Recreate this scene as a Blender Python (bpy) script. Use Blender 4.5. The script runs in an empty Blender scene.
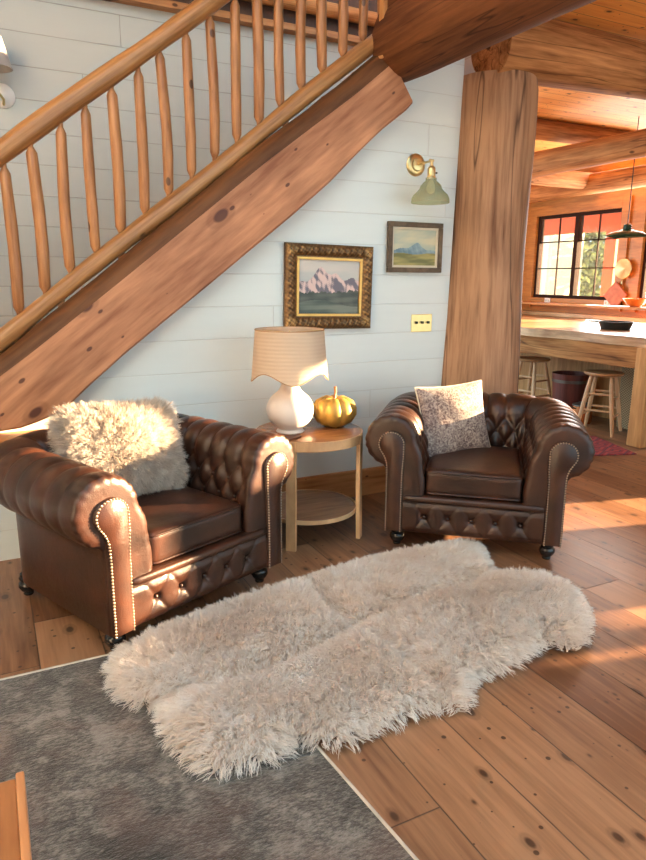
import bpy, bmesh, math, random
import numpy as np
from mathutils import Vector, Matrix
random.seed(7)
rng = np.random.default_rng(7)
S = bpy.context.scene
COL = S.collection
PI = math.pi
rad = math.radians

# ------------------------------------------------------------------ camera
FPX, PITCH, YAW, ROLL = 659.0, rad(13.04), rad(26.75), rad(0.31)
CAM = Vector((0, -3.6, 1.4))
_F = Vector((math.sin(YAW)*math.cos(PITCH), math.cos(YAW)*math.cos(PITCH), -math.sin(PITCH)))
_R = Vector((math.cos(YAW), -math.sin(YAW), 0))
_U = _R.cross(_F)
_R2 = _R*math.cos(ROLL) + _U*math.sin(ROLL)
_U2 = _U*math.cos(ROLL) - _R*math.sin(ROLL)
cd = bpy.data.cameras.new('camera')
cam = bpy.data.objects.new('camera', cd); COL.objects.link(cam)
cam.matrix_world = Matrix(((_R2.x, _U2.x, -_F.x, CAM.x), (_R2.y, _U2.y, -_F.y, CAM.y), (_R2.z, _U2.z, -_F.z, CAM.z), (0, 0, 0, 1)))
cd.sensor_fit = 'VERTICAL'; cd.sensor_height = 24.0; cd.lens = 24.0*FPX/860.0
cd.clip_start = 0.05
S.camera = cam

# ------------------------------------------------------------------ world, sun, exposure
S.view_settings.view_transform = 'Standard'
S.view_settings.look = 'None'
S.view_settings.exposure = 0.30
S.view_settings.gamma = 1.0
try:
    S.cycles.diffuse_bounces = 10; S.cycles.max_bounces = 14
except Exception: pass
w = bpy.data.worlds.new('world'); S.world = w; w.use_nodes = True
nt = w.node_tree; nt.nodes.clear()
wo = nt.nodes.new('ShaderNodeOutputWorld'); bg = nt.nodes.new('ShaderNodeBackground')
tc = nt.nodes.new('ShaderNodeTexCoord'); sx = nt.nodes.new('ShaderNodeSeparateXYZ'); rp = nt.nodes.new('ShaderNodeValToRGB')
nt.links.new(tc.outputs['Generated'], sx.inputs[0]); nt.links.new(sx.outputs['Z'], rp.inputs[0])
rp.color_ramp.elements[0].position = 0.0; rp.color_ramp.elements[0].color = (0.68, 0.93, 1.04, 1)
rp.color_ramp.elements[1].position = 0.6; rp.color_ramp.elements[1].color = (0.74, 1.08, 1.26, 1)
nt.links.new(rp.outputs[0], bg.inputs[0]); bg.inputs[1].default_value = 1.95
nt.links.new(bg.outputs[0], wo.inputs[0])

SUN_AZ, SUN_EL = rad(-14.0), rad(9.0)
sd = bpy.data.lights.new('sun', 'SUN'); so = bpy.data.objects.new('sun', sd); COL.objects.link(so)
sd.energy = 70.0; sd.color = (1.0, 0.66, 0.38); sd.angle = rad(0.6)
_d = Vector((math.cos(SUN_AZ)*math.cos(SUN_EL), math.sin(SUN_AZ)*math.cos(SUN_EL), math.sin(SUN_EL)))
so.rotation_euler = (-_d).to_track_quat('-Z', 'Y').to_euler()
so.location = (9, -3, 3)
def area_light(name, loc, target, sx_, sy_, power, col):
    l_ = bpy.data.lights.new(name, 'AREA'); l_.shape = 'RECTANGLE'; l_.size = sx_; l_.size_y = sy_; l_.energy = power; l_.color = col
    o_ = bpy.data.objects.new(name, l_); COL.objects.link(o_); o_.location = loc
    o_.rotation_euler = (Vector(target)-Vector(loc)).to_track_quat('-Z', 'Z').to_euler(); return o_
area_light('kitchen_window_daylight', (7.40, 2.4, 1.75), (4.5, 2.2, 1.9), 3.4, 1.2, 150, (1.0, 0.95, 0.90))
area_light('rear_fill_light', (4.5, 5.05, 1.6), (4.5, 0.0, 1.9), 2.4, 1.4, 90, (1.0, 0.94, 0.88))  # fill lamp added to brighten the kitchen; no window on this side

# ------------------------------------------------------------------ material helpers
class NT:
    def __init__(s, name):
        s.m = bpy.data.materials.new(name); s.m.use_nodes = True
        s.t = s.m.node_tree; s.t.nodes.clear()
        s.out = s.n('ShaderNodeOutputMaterial'); s.b = s.n('ShaderNodeBsdfPrincipled')
        s.l(s.b.outputs[0], s.out.inputs[0])
    def n(s, k, **kw):
        q = s.t.nodes.new(k)
        for a, v in kw.items(): setattr(q, a, v)
        return q
    def l(s, a, b): s.t.links.new(a, b)
    def put(s, sock, v):
        if isinstance(v, bpy.types.NodeSocket): s.l(v, sock)
        elif v is not None: sock.default_value = v
    def math(s, op, a, b=None, c=None, clamp=False):
        q = s.n('ShaderNodeMath', operation=op, use_clamp=clamp)
        s.put(q.inputs[0], a); s.put(q.inputs[1], b)
        if c is not None: s.put(q.inputs[2], c)
        return q.outputs[0]
    def coord(s, kind='Object'):
        return s.n('ShaderNodeTexCoord').outputs[kind]
    def mapping(s, v, scale=(1, 1, 1), rot=(0, 0, 0), loc=(0, 0, 0)):
        q = s.n('ShaderNodeMapping'); s.l(v, q.inputs[0])
        q.inputs['Scale'].default_value = scale; q.inputs['Rotation'].default_value = rot; s.put(q.inputs['Location'], loc)
        return q.outputs[0]
    def noise(s, v, scale=1, detail=4, dist=0.0, rough=0.55):
        q = s.n('ShaderNodeTexNoise'); s.l(v, q.inputs['Vector'])
        q.inputs['Scale'].default_value = scale; q.inputs['Detail'].default_value = detail
        q.inputs['Distortion'].default_value = dist; q.inputs['Roughness'].default_value = rough
        return q.outputs[0]
    def vor(s, v, scale=1, feature='F1'):
        q = s.n('ShaderNodeTexVoronoi', feature=feature); s.l(v, q.inputs['Vector']); q.inputs['Scale'].default_value = scale
        return q
    def ramp(s, f, stops):
        q = s.n('ShaderNodeValToRGB'); s.put(q.inputs[0], f); e = q.color_ramp.elements
        while len(e) < len(stops): e.new(0.5)
        for i, (p, c) in enumerate(stops):
            e[i].position = p; e[i].color = (c[0], c[1], c[2], 1) if hasattr(c, '__len__') else (c, c, c, 1)
        return q.outputs[0]
    def mix(s, f, a, b, mode='MIX'):
        q = s.n('ShaderNodeMix', data_type='RGBA', blend_type=mode)
        s.put(q.inputs[0], f)
        for i, v in ((6, a), (7, b)):
            if isinstance(v, (tuple, list)): v = (v[0], v[1], v[2], 1)
            s.put(q.inputs[i], v)
        return q.outputs[2]
    def bump(s, h, strength=0.3, dist=0.01, nrm=None):
        q = s.n('ShaderNodeBump'); q.inputs['Strength'].default_value = strength; q.inputs['Distance'].default_value = dist
        s.l(h, q.inputs['Height'])
        if nrm is not None: s.l(nrm, q.inputs['Normal'])
        s.l(q.outputs[0], s.b.inputs['Normal']); return q.outputs[0]
    def set(s, **kw):
        for k, v in kw.items():
            k = k.replace('_', ' ')
            if isinstance(v, (tuple, list)) and len(v) == 3: v = (v[0], v[1], v[2], 1)
            s.put(s.b.inputs[k], v)
        return s

def plain(name, c, rough=0.5, metal=0.0, nz=0.0, **kw):
    n = NT(name)
    if nz:
        f = n.noise(n.coord(), 18, 4)
        c1 = tuple(x*(1-nz) for x in c); c2 = tuple(min(1, x*(1+nz)) for x in c)
        n.set(Base_Color=n.ramp(f, [(0.3, c1), (0.7, c2)]))
    else: n.set(Base_Color=c)
    n.set(Roughness=rough, Metallic=metal, **kw)
    return n.m

def knot_mask(n, v, scale, r=0.16, keep=0.6, flat=False):
    vo = n.vor(v, scale)
    if flat: vo.voronoi_dimensions = '2D'
    d = vo.outputs['Distance']; c = n.n('ShaderNodeSeparateColor'); n.l(vo.outputs['Color'], c.inputs[0])
    rr = n.math('MULTIPLY', c.outputs[1], r)
    a = n.math('SUBTRACT', n.math('ADD', rr, 0.02), d)
    a = n.math('MULTIPLY', a, 25, clamp=True)
    k = n.math('GREATER_THAN', c.outputs[0], keep)
    return n.math('MULTIPLY', a, k)

def wood(name, dark, light, grain=(1, 14, 14), rot=(0, 0, 0), rough=0.5, knots=0.0, kscale=3.0, kcol=(0.05, 0.018, 0.006), cracks=0.0, bump=0.25, streak=0.5, knotface=False):
    n = NT(name); c = n.coord()
    r = n.mapping(c, (1, 1, 1), rot)
    g = n.mapping(r, grain)
    f = n.noise(g, 1.0, 6, 0.6)
    f2 = n.noise(n.mapping(r, tuple(x*4 for x in grain)), 1.0, 4)
    f3 = n.noise(r, 1.6, 2)
    t = n.math('ADD', n.math('MULTIPLY', f, 0.6), n.math('MULTIPLY', f2, 0.45))
    t = n.math('ADD', t, n.math('MULTIPLY', f3, 0.25*streak*2))
    col = n.ramp(t, [(0.48, dark), (0.80, light)])
    if knots:
        mx = max(grain); kg = tuple(0.55 if x < mx*0.5 else 1.0 for x in grain)
        km = knot_mask(n, n.mapping(r, kg), kscale, 0.2, 1-knots)
        if knotface:
            q_ = n.mapping(n.mapping(r, kg), (1, 1, 1), (PI/2, 0, 0)); wv_ = n.noise(r, 5, 2)
            km = knot_mask(n, q_, kscale, 0.12, 1-knots, True)
            halo = knot_mask(n, q_, kscale, 0.24, 1-knots, True); sm_k = knot_mask(n, n.mapping(q_, (1, 1, 1), (0, 0, 0), (2, 3, 0)), kscale*2.3, 0.11, 0.7, True)
            km = n.math('MAXIMUM', km, sm_k)
            col = n.mix(n.math('MULTIPLY', halo, 0.35), col, tuple(x*0.8 for x in dark))
        col = n.mix(n.math('MULTIPLY', km, 0.85), col, kcol)
    if cracks:
        cv = n.noise(n.mapping(r, tuple(x*(0.35 if x < max(grain)*0.5 else 0.55) for x in grain)), 1.0, 2, 0.2)
        cm = n.math('SUBTRACT', 1.0, n.math('MULTIPLY', n.math('ABSOLUTE', n.math('SUBTRACT', cv, 0.5)), 90/cracks), clamp=True)
        col = n.mix(n.math('MULTIPLY', cm, 0.75), col, tuple(x*0.25 for x in dark))
    n.set(Base_Color=col, Roughness=rough, Specular_IOR_Level=0.3 if rough > 0.45 else 0.5)
    n.bump(f2, bump, 0.004)
    return n.m

def planks(name, across, along, width, length, dark, light, rough, gapw=0.012, knots=0.4, kscale=6.0, gapcol=(0.02, 0.008, 0.003), off=0.0, var=0.5, bump=0.4, coat=0.0, gapmix=0.9):
    """boards: across/along are axis indices of object space"""
    n = NT(name); c = n.coord(); sp = n.n('ShaderNodeSeparateXYZ'); n.l(c, sp.inputs[0])
    u = n.math('DIVIDE', n.math('ADD', sp.outputs[across], off), width)
    # slightly wandering board edges
    wob = n.noise(n.mapping(c, tuple(0.5 if i == along else 0.0 for i in range(3))), 1, 1)
    idx = n.math('FLOOR', u); fr = n.math('FRACT', u)
    wn = n.n('ShaderNodeTexWhiteNoise', noise_dimensions='1D'); n.l(idx, wn.inputs['W'])
    rnd = wn.outputs['Value']
    v = n.math('DIVIDE', n.math('ADD', sp.outputs[along], n.math('MULTIPLY', rnd, 7.3)), length)
    vidx = n.math('FLOOR', v); vfr = n.math('FRACT', v)
    wn2 = n.n('ShaderNodeTexWhiteNoise', noise_dimensions='2D'); cb = n.n('ShaderNodeCombineXYZ'); n.l(idx, cb.inputs[0]); n.l(vidx, cb.inputs[1]); n.l(cb.outputs[0], wn2.inputs['Vector'])
    r2 = wn2.outputs['Value']
    e = n.math('MINIMUM', fr, n.math('SUBTRACT', 1.0, fr))
    gap = n.math('SUBTRACT', 1.0, n.math('DIVIDE', e, gapw), clamp=True)
    e2 = n.math('MINIMUM', vfr, n.math('SUBTRACT', 1.0, vfr))
    gap2 = n.math('SUBTRACT', 1.0, n.math('DIVIDE', e2, gapw*width/length), clamp=True)
    gap = n.math('MAXIMUM', gap, gap2)
    sh = n.n('ShaderNodeCombineXYZ'); n.l(n.math('MULTIPLY', r2, 13.0), sh.inputs[along]); n.l(n.math('MULTIPLY', r2, 3.0), sh.inputs[across])
    ad = n.n('ShaderNodeVectorMath', operation='ADD'); n.l(c, ad.inputs[0]); n.l(sh.outputs[0], ad.inputs[1]); cc = ad.outputs[0]
    g = tuple(0.9 if i == along else 14.0 for i in range(3))
    f = n.noise(n.mapping(cc, g), 1, 6, 0.8); f2 = n.noise(n.mapping(cc, tuple(x*4 for x in g)), 1, 3)
    f3 = n.noise(cc, 1.7, 3)
    t = n.math('ADD', n.math('MULTIPLY', f, 0.5), n.math('MULTIPLY', f2, 0.40))
    t = n.math('ADD', t, n.math('MULTIPLY', f3, 0.2))
    t = n.math('ADD', t, n.math('MULTIPLY', n.math('SUBTRACT', r2, 0.5), var*0.35))
    col = n.ramp(t, [(0.39, dark), (0.74, light)])
    if knots:
        dk = n.mapping(cc, tuple(0.6 if i == along else 1.0 for i in range(3)))
        halo = knot_mask(n, dk, kscale, 0.22, 1-knots, True); km = knot_mask(n, dk, kscale, 0.11, 1-knots, True)
        sm = knot_mask(n, n.mapping(cc, (1, 1, 1), (0, 0, 0), (3, 5, 1)), kscale*2.4, 0.12, 1-knots*0.45, True)
        col = n.mix(n.math('MULTIPLY', halo, 0.30), col, tuple(x*0.5 for x in dark))
        col = n.mix(n.math('MULTIPLY', n.math('MAXIMUM', km, sm), 0.85), col, (0.035, 0.012, 0.005))
    col = n.mix(n.math('MULTIPLY', gap, gapmix), col, gapcol)
    n.set(Base_Color=col, Roughness=n.math('ADD', rough, n.math('MULTIPLY', n.math('SUBTRACT', f, 0.5), 0.25)))
    if coat: n.set(Coat_Weight=coat, Coat_Roughness=0.25)
    h = n.math('SUBTRACT', n.math('MULTIPLY', f2, 0.15), gap)
    n.bump(h, bump, 0.004)
    return n.m

# ------------------------------------------------------------------ mesh helpers
def raw(name, V, F, mat, parent=None, smooth=True, loc=(0, 0, 0), rot=(0, 0, 0)):
    """V (n,3) array, F (m,4) or list of faces"""
    me = bpy.data.meshes.new(name)
    V = np.asarray(V, dtype=np.float32)
    if isinstance(F, np.ndarray):
        k = F.shape[1]
        me.vertices.add(len(V)); me.vertices.foreach_set('co', V.ravel())
        me.loops.add(F.size); me.loops.foreach_set('vertex_index', F.astype(np.int32).ravel())
        me.polygons.add(len(F)); me.polygons.foreach_set('loop_start', np.arange(0, F.size, k, dtype=np.int32))
        me.polygons.foreach_set('loop_total', np.full(len(F), k, dtype=np.int32))
        me.update(calc_edges=True); me.validate()
    else:
        me.from_pydata([tuple(map(float, v)) for v in V], [], [tuple(int(i) for i in f) for f in F])
    if smooth: me.polygons.foreach_set('use_smooth', [True]*len(me.polygons))
    me.materials.append(mat)
    o = bpy.data.objects.new(name, me); COL.objects.link(o)
    o.location = loc; o.rotation_euler = rot
    if parent is not None: o.parent = parent
    return o

class MB:
    def __init__(s): s.v = []; s.f = []
    def add(s, V, F):
        k = len(s.v); s.v += [tuple(v) for v in V]; s.f += [tuple(i+k for i in f) for f in F]; return s
    def box(s, x0, x1, y0, y1, z0, z1, b=0.0, M=None):
        bm = bmesh.new(); bmesh.ops.create_cube(bm, size=1)
        for v in bm.verts: v.co = Vector(((x0+x1)/2+v.co.x*(x1-x0), (y0+y1)/2+v.co.y*(y1-y0), (z0+z1)/2+v.co.z*(z1-z0)))
        if b: bmesh.ops.bevel(bm, geom=bm.edges[:]+bm.verts[:], offset=b, segments=2, affect='EDGES', profile=0.6)
        if M is not None: bmesh.ops.transform(bm, matrix=M, verts=bm.verts)
        bm.verts.index_update()
        s.add([v.co[:] for v in bm.verts], [[v.index for v in f.verts] for f in bm.faces]); bm.free(); return s
    def tube(s, pts, r, n=12, caps=True, rn=None):
        """pts list, r float or list; rn: function(i,k)->radius factor"""
        P = [Vector(p) for p in pts]; R = r if hasattr(r, '__len__') else [r]*len(P)
        T = []
        for i in range(len(P)):
            a = P[max(0, i-1)]; b = P[min(len(P)-1, i+1)]; T.append((b-a).normalized())
        up = Vector((0, 0, 1)) if abs(T[0].z) < 0.9 else Vector((1, 0, 0))
        X = T[0].cross(up).normalized(); V = []; F = []
        for i, p in enumerate(P):
            X = (X - T[i]*X.dot(T[i])).normalized(); Y = T[i].cross(X)
            for k in range(n):
                a = 2*PI*k/n; q = R[i]*(rn(i, k) if rn else 1)
                V.append(p+(X*math.cos(a)+Y*math.sin(a))*q)
        for i in range(len(P)-1):
            for k in range(n):
                F.append((i*n+k, i*n+(k+1) % n, (i+1)*n+(k+1) % n, (i+1)*n+k))
        if caps: F.append(tuple(range(n-1, -1, -1))); F.append(tuple((len(P)-1)*n+k for k in range(n)))
        return s.add([v[:] for v in V], F)
    def lathe(s, prof, n=32, c=(0, 0, 0), fn=None):
        V = []; F = []
        for i, (r, z) in enumerate(prof):
            for k in range(n):
                a = 2*PI*k/n; rr, zz = (fn(r, z, a) if fn else (r, z))
                V.append((c[0]+rr*math.cos(a), c[1]+rr*math.sin(a), c[2]+zz))
        for i in range(len(prof)-1):
            for k in range(n): F.append((i*n+k, i*n+(k+1) % n, (i+1)*n+(k+1) % n, (i+1)*n+k))
        if prof[0][0] > 1e-5: F.append(tuple(range(n-1, -1, -1)))
        if prof[-1][0] > 1e-5: F.append(tuple((len(prof)-1)*n+k for k in range(n)))
        return s.add(V, F)
    def prism(s, poly, y0, y1, axis='y'):
        """poly in (x,z) extruded along y"""
        k = len(poly); V = [(x, y0, z) for x, z in poly]+[(x, y1, z) for x, z in poly]
        if axis == 'z': V = [(x, z, y0) for x, z in poly]+[(x, z, y1) for x, z in poly]
        if axis == 'x': V = [(y0, x, z) for x, z in poly]+[(y1, x, z) for x, z in poly]
        F = [tuple(range(k)), tuple(range(2*k-1, k-1, -1))]+[((i+1) % k, i, i+k, (i+1) % k+k) for i in range(k)]
        return s.add(V, F)
    def build(s, name, mat, parent=None, smooth=False, loc=(0, 0, 0), rot=(0, 0, 0), angle=40):
        o = raw(name, np.array(s.v), s.f, mat, parent, False, loc, rot)
        bm = bmesh.new(); bm.from_mesh(o.data); bmesh.ops.recalc_face_normals(bm, faces=bm.faces); bm.to_mesh(o.data); bm.free()
        if smooth:
            o.data.polygons.foreach_set('use_smooth', [True]*len(o.data.polygons))
            try: o.data.set_sharp_from_angle(angle=rad(angle))
            except Exception: pass
        return o

def tag(o, label=None, cat=None, group=None, kind=None):
    if label: o['label'] = label
    if cat: o['category'] = cat
    if group: o['group'] = group
    if kind: o['kind'] = kind
    return o
def empty(name, loc=(0, 0, 0), rz=0.0, label=None, cat=None, group=None):
    o = bpy.data.objects.new(name, None); COL.objects.link(o); o.location = loc; o.rotation_euler = (0, 0, rz); o.empty_display_size = 0.1
    return tag(o, label, cat, group)
def struct(o, label=None): o['kind'] = 'structure'; return tag(o, label)
def copy_tree(o, parent=None):
    c = o.copy(); COL.objects.link(c); c.parent = parent
    for ch in list(o.children): copy_tree(ch, c)
    return c

# ------------------------------------------------------------------ materials
M = {}
def shiplap(name, base, groove, off=0.0, pitch=0.18, gm=0.6):
    n = NT(name); c = n.coord(); sp = n.n('ShaderNodeSeparateXYZ'); n.l(c, sp.inputs[0])
    wv = n.noise(n.mapping(c, (0.7, 0.7, 3)), 1, 2)
    z = n.math('ADD', sp.outputs[2], n.math('MULTIPLY', wv, 0.006))
    u = n.math('DIVIDE', n.math('ADD', z, off), pitch); idx = n.math('FLOOR', u); fr = n.math('FRACT', u)
    e = n.math('MINIMUM', fr, n.math('SUBTRACT', 1.0, fr))
    wn = n.n('ShaderNodeTexWhiteNoise', noise_dimensions='1D'); n.l(idx, wn.inputs['W'])
    v = n.math('DIVIDE', n.math('ADD', sp.outputs[0], n.math('MULTIPLY', wn.outputs['Value'], 5.1)), 3.1)
    vf = n.math('FRACT', v); e2 = n.math('MINIMUM', vf, n.math('SUBTRACT', 1.0, vf))
    gw = n.math('MULTIPLY', n.noise(n.mapping(c, (1.3, 1.3, 4)), 1, 2), 0.03)
    gap = n.math('SUBTRACT', 1.0, n.math('DIVIDE', e, n.math('ADD', gw, 0.002)), clamp=True)
    gap2 = n.math('SUBTRACT', 1.0, n.math('DIVIDE', e2, 0.0011), clamp=True)
    gap = n.math('MAXIMUM', gap, gap2)
    f = n.noise(n.mapping(c, (1.2, 1, 9)), 2, 4)
    col = n.mix(f, tuple(x*0.93 for x in base), base)
    kn = knot_mask(n, n.mapping(c, (0.7, 1, 1)), 2.6, 0.05, 0.8)
    col = n.mix(n.math('MULTIPLY', kn, 0.5), col, groove)
    col = n.mix(n.math('MULTIPLY', gap, gm), col, groove)
    n.set(Base_Color=col, Roughness=0.5)
    h = n.math('SUBTRACT', n.math('MULTIPLY', f, 0.25), gap)
    n.bump(h, 0.5, 0.004)
    return n.m
M['shiplap'] = shiplap('white_painted_shiplap', (0.69, 0.76, 0.77), (0.30, 0.26, 0.22), 0.02, gm=0.32)
M['shiplap_far'] = shiplap('shade_darkened_shiplap', (0.50, 0.54, 0.54), (0.16, 0.13, 0.11), 0.10)  # white shiplap with the stairwell shade put into a darker base colour
M['floor'] = planks('pine_floor_boards', 0, 1, 0.23, 3.4, (0.12, 0.047, 0.020), (0.36, 0.185, 0.095), 0.40, 0.016, 0.8, 6.5, off=-0.05, var=0.9, coat=0.15)
M['ceiling'] = planks('pine_ceiling_boards', 1, 0, 0.14, 3.0, (0.76, 0.28, 0.055), (1.0, 0.53, 0.14), 0.6, 0.030, 0.5, 8, gapcol=(0.10, 0.03, 0.01))
M['log_x'] = wood('log_wood_along_x', (0.20, 0.070, 0.020), (0.58, 0.27, 0.10), (1.0, 14, 14), knots=0.5, kscale=5, cracks=1.0, rough=0.8)
M['log_y'] = wood('log_wood_along_y', (0.20, 0.070, 0.020), (0.56, 0.26, 0.09), (14, 1.0, 14), knots=0.5, kscale=5, cracks=1.0, rough=0.8)
M['beam'] = wood('dark_beam_wood', (0.075, 0.024, 0.008), (0.19, 0.070, 0.024), (14, 1.0, 14), knots=0.3, kscale=5, cracks=0.6, rough=0.8)
M['post'] = wood('log_post_wood', (0.10, 0.036, 0.014), (0.42, 0.24, 0.14), (12, 12, 0.7), knots=0.12, kscale=13, cracks=1.6, rough=0.6, streak=0.8)
SL = math.atan2(0.772, 1.0)
M['stringer'] = wood('sawn_stringer_wood', (0.22, 0.085, 0.042), (0.55, 0.27, 0.145), (0.9, 8, 8), rot=(0, SL, 0), knots=0.6, kscale=4.6, kcol=(0.07, 0.025, 0.02), rough=0.5, knotface=True)
M['roundedge'] = wood('dark_rounded_edge_wood', (0.05, 0.018, 0.006), (0.16, 0.065, 0.022), (0.9, 8, 8), rot=(0, SL, 0), rough=0.6)  # darker brown than the sawn face, for the rounded top
M['rail'] = wood('peeled_rail_wood', (0.20, 0.080, 0.022), (0.43, 0.215, 0.080), (1.2, 22, 22), rot=(0, SL, 0), knots=0.35, kscale=9, rough=0.32)
M['baluster'] = wood('peeled_baluster_wood', (0.22, 0.080, 0.026), (0.46, 0.21, 0.080), (22, 22, 2.0), knots=0.5, kscale=12, rough=0.38)
M['tread'] = wood('stair_tread_wood', (0.20, 0.09, 0.035), (0.45, 0.22, 0.09), (12, 1, 12), rough=0.45)
M['trimwood'] = wood('baseboard_wood', (0.30, 0.12, 0.04), (0.58, 0.29, 0.12), (1, 12, 12), knots=0.6, kscale=3.4, rough=0.5, knotface=True)
M['kitchen'] = wood('orange_wall_wood', (0.34, 0.125, 0.022), (0.58, 0.24, 0.05), (1, 1.3, 10), knots=0.3, kscale=3, rough=0.45)
M['barwood'] = wood('bar_slab_wood', (0.30, 0.13, 0.045), (0.72, 0.44, 0.22), (9, 1, 9), knots=0.4, kscale=3.5, rough=0.30)
M['barpanel'] = wood('bar_panel_wood', (0.34, 0.15, 0.05), (0.66, 0.36, 0.14), (9, 9, 1), knots=0.4, kscale=4, rough=0.5)
M['stool'] = wood('stool_beech', (0.50, 0.26, 0.12), (0.72, 0.44, 0.24), (10, 10, 2), rough=0.4)
M['stoolseat'] = wood('stool_seat_beech', (0.34, 0.15, 0.06), (0.55, 0.29, 0.13), (3, 14, 14), rough=0.3)
M['table'] = wood('side_table_veneer', (0.20, 0.075, 0.026), (0.34, 0.145, 0.055), (2, 14, 14), rough=0.25)
M['tableedge'] = wood('side_table_oak_edge', (0.45, 0.24, 0.11), (0.66, 0.40, 0.20), (6, 6, 3), rough=0.4)
M['coffee'] = wood('coffee_table_wood', (0.26, 0.09, 0.03), (0.42, 0.17, 0.06), (14, 2, 14), rough=0.3)
M['coffeeedge'] = wood('coffee_table_edge_wood', (0.45, 0.18, 0.07), (0.62, 0.29, 0.12), (14, 2, 14), rough=0.35)
M['pane_frame'] = plain('dark_window_frame', (0.030, 0.012, 0.007), 0.8, Specular_IOR_Level=0.2)
M['black'] = plain('black_lacquer', (0.012, 0.010, 0.010), 0.22)
M['brass'] = plain('polished_brass', (0.72, 0.55, 0.27), 0.3, 1.0, 0.08)
M['copper'] = plain('copper', (0.75, 0.30, 0.13), 0.25, 1.0, 0.1)
M['nail'] = plain('antique_brass_nails', (0.40, 0.31, 0.23), 0.32, 1.0)
M['gold'] = plain('gold_ceramic', (0.42, 0.25, 0.05), 0.45, 0.35, 0.15)
M['ceramic'] = plain('white_ceramic', (0.72, 0.64, 0.57), 0.5, 0, 0.03)
M['whiteplate'] = plain('white_enamel', (0.80, 0.80, 0.78), 0.3)
M['greenlamp'] = plain('dark_green_enamel', (0.012, 0.05, 0.03), 0.25)
M['terracotta'] = plain('terracotta_cloth', (0.50, 0.20, 0.14), 0.8, 0, 0.2)
M['orange'] = plain('orange_glaze', (0.85, 0.20, 0.03), 0.3, 0, 0.1)
M['redwood'] = wood('dark_red_bucket_wood', (0.07, 0.012, 0.008), (0.20, 0.04, 0.025), (9, 9, 1), rough=0.4)
M['steel'] = plain('dark_steel', (0.16, 0.14, 0.12), 0.35, 0.8, 0.2)
M['pan'] = plain('black_iron', (0.02, 0.022, 0.02), 0.4, 0.3)
M['greyframe'] = wood('weathered_frame_wood', (0.06, 0.04, 0.025), (0.16, 0.11, 0.07), (8, 8, 8), rough=0.5)
M['linen'] = plain('cream_linen_mat', (0.62, 0.56, 0.44), 0.8, 0, 0.05)
M['notebook'] = plain('dark_brown_leather_cover', (0.09, 0.03, 0.015), 0.4, 0, 0.1)

def leather():
    n = NT('brown_chesterfield_leather'); c = n.coord()
    f = n.noise(c, 6, 4, 0.4); f2 = n.noise(c, 90, 3)
    col = n.ramp(f, [(0.3, (0.015, 0.0054, 0.0032)), (0.72, (0.056, 0.0180, 0.0082))])
    vo = n.vor(c, 260)
    n.set(Base_Color=col, Roughness=n.math('ADD', 0.28, n.math('MULTIPLY', f2, 0.18)), Specular_IOR_Level=0.45, Coat_Weight=0.04, Coat_Roughness=0.2)
    h = n.math('ADD', n.math('MULTIPLY', vo.outputs['Distance'], 0.6), n.math('MULTIPLY', n.noise(c, 22, 3, 0.6), 1.6))
    n.bump(h, 0.22, 0.004)
    return n.m
M['leather'] = leather()
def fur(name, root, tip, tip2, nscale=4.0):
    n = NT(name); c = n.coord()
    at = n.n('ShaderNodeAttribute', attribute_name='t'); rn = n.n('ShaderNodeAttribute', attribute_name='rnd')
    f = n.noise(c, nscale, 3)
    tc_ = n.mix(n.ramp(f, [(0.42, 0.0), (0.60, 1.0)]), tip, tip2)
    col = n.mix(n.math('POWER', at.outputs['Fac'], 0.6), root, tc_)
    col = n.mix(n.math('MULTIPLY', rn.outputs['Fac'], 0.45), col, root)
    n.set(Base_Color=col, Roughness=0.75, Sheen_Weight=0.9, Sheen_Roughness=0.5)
    tr = n.n('ShaderNodeBsdfTranslucent'); n.l(col, tr.inputs[0])
    mx = n.n('ShaderNodeMixShader'); mx.inputs[0].default_value = 0.35
    n.l(n.b.outputs[0], mx.inputs[1]); n.l(tr.outputs[0], mx.inputs[2]); n.l(mx.outputs[0], n.out.inputs[0])
    return n.m
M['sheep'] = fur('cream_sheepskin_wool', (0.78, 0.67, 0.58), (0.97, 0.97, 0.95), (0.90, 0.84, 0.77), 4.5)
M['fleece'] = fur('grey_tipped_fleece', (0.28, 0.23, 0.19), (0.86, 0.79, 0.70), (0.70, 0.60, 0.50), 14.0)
def shade_mat():
    n = NT('pleated_cream_shade'); c = n.coord(); sp = n.n('ShaderNodeSeparateXYZ'); n.l(c, sp.inputs[0])
    wv = n.math('SINE', n.math('MULTIPLY', sp.outputs[2], 330.0))
    col = n.mix(n.math('MULTIPLY', n.math('ADD', wv, 1.0), 0.5), (0.70, 0.57, 0.43), (0.74, 0.61, 0.47))
    n.set(Base_Color=col, Roughness=0.8); n.bump(wv, 0.25, 0.002)
    tr = n.n('ShaderNodeBsdfTranslucent'); n.l(col, tr.inputs[0])
    mx = n.n('ShaderNodeMixShader'); mx.inputs[0].default_value = 0.35
    n.l(n.b.outputs[0], mx.inputs[1]); n.l(tr.outputs[0], mx.inputs[2]); n.l(mx.outputs[0], n.out.inputs[0])
    return n.m
M['shade'] = shade_mat()
M['greyshade'] = plain('grey_fabric_shade', (0.42, 0.40, 0.38), 0.85, 0, 0.05)
def glass(name, c, alpha=0.25, rough=0.05):
    n = NT(name); n.set(Base_Color=c, Roughness=rough, Metallic=0.0)
    tr = n.n('ShaderNodeBsdfTransparent'); tr.inputs[0].default_value = (c[0], c[1], c[2], 1)
    mx = n.n('ShaderNodeMixShader'); mx.inputs[0].default_value = alpha
    n.l(tr.outputs[0], mx.inputs[1]); n.l(n.b.outputs[0], mx.inputs[2]); n.l(mx.outputs[0], n.out.inputs[0])
    return n.m
M['glass'] = glass('window_glass', (0.97, 0.98, 0.97), 0.05, 0.02)
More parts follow.
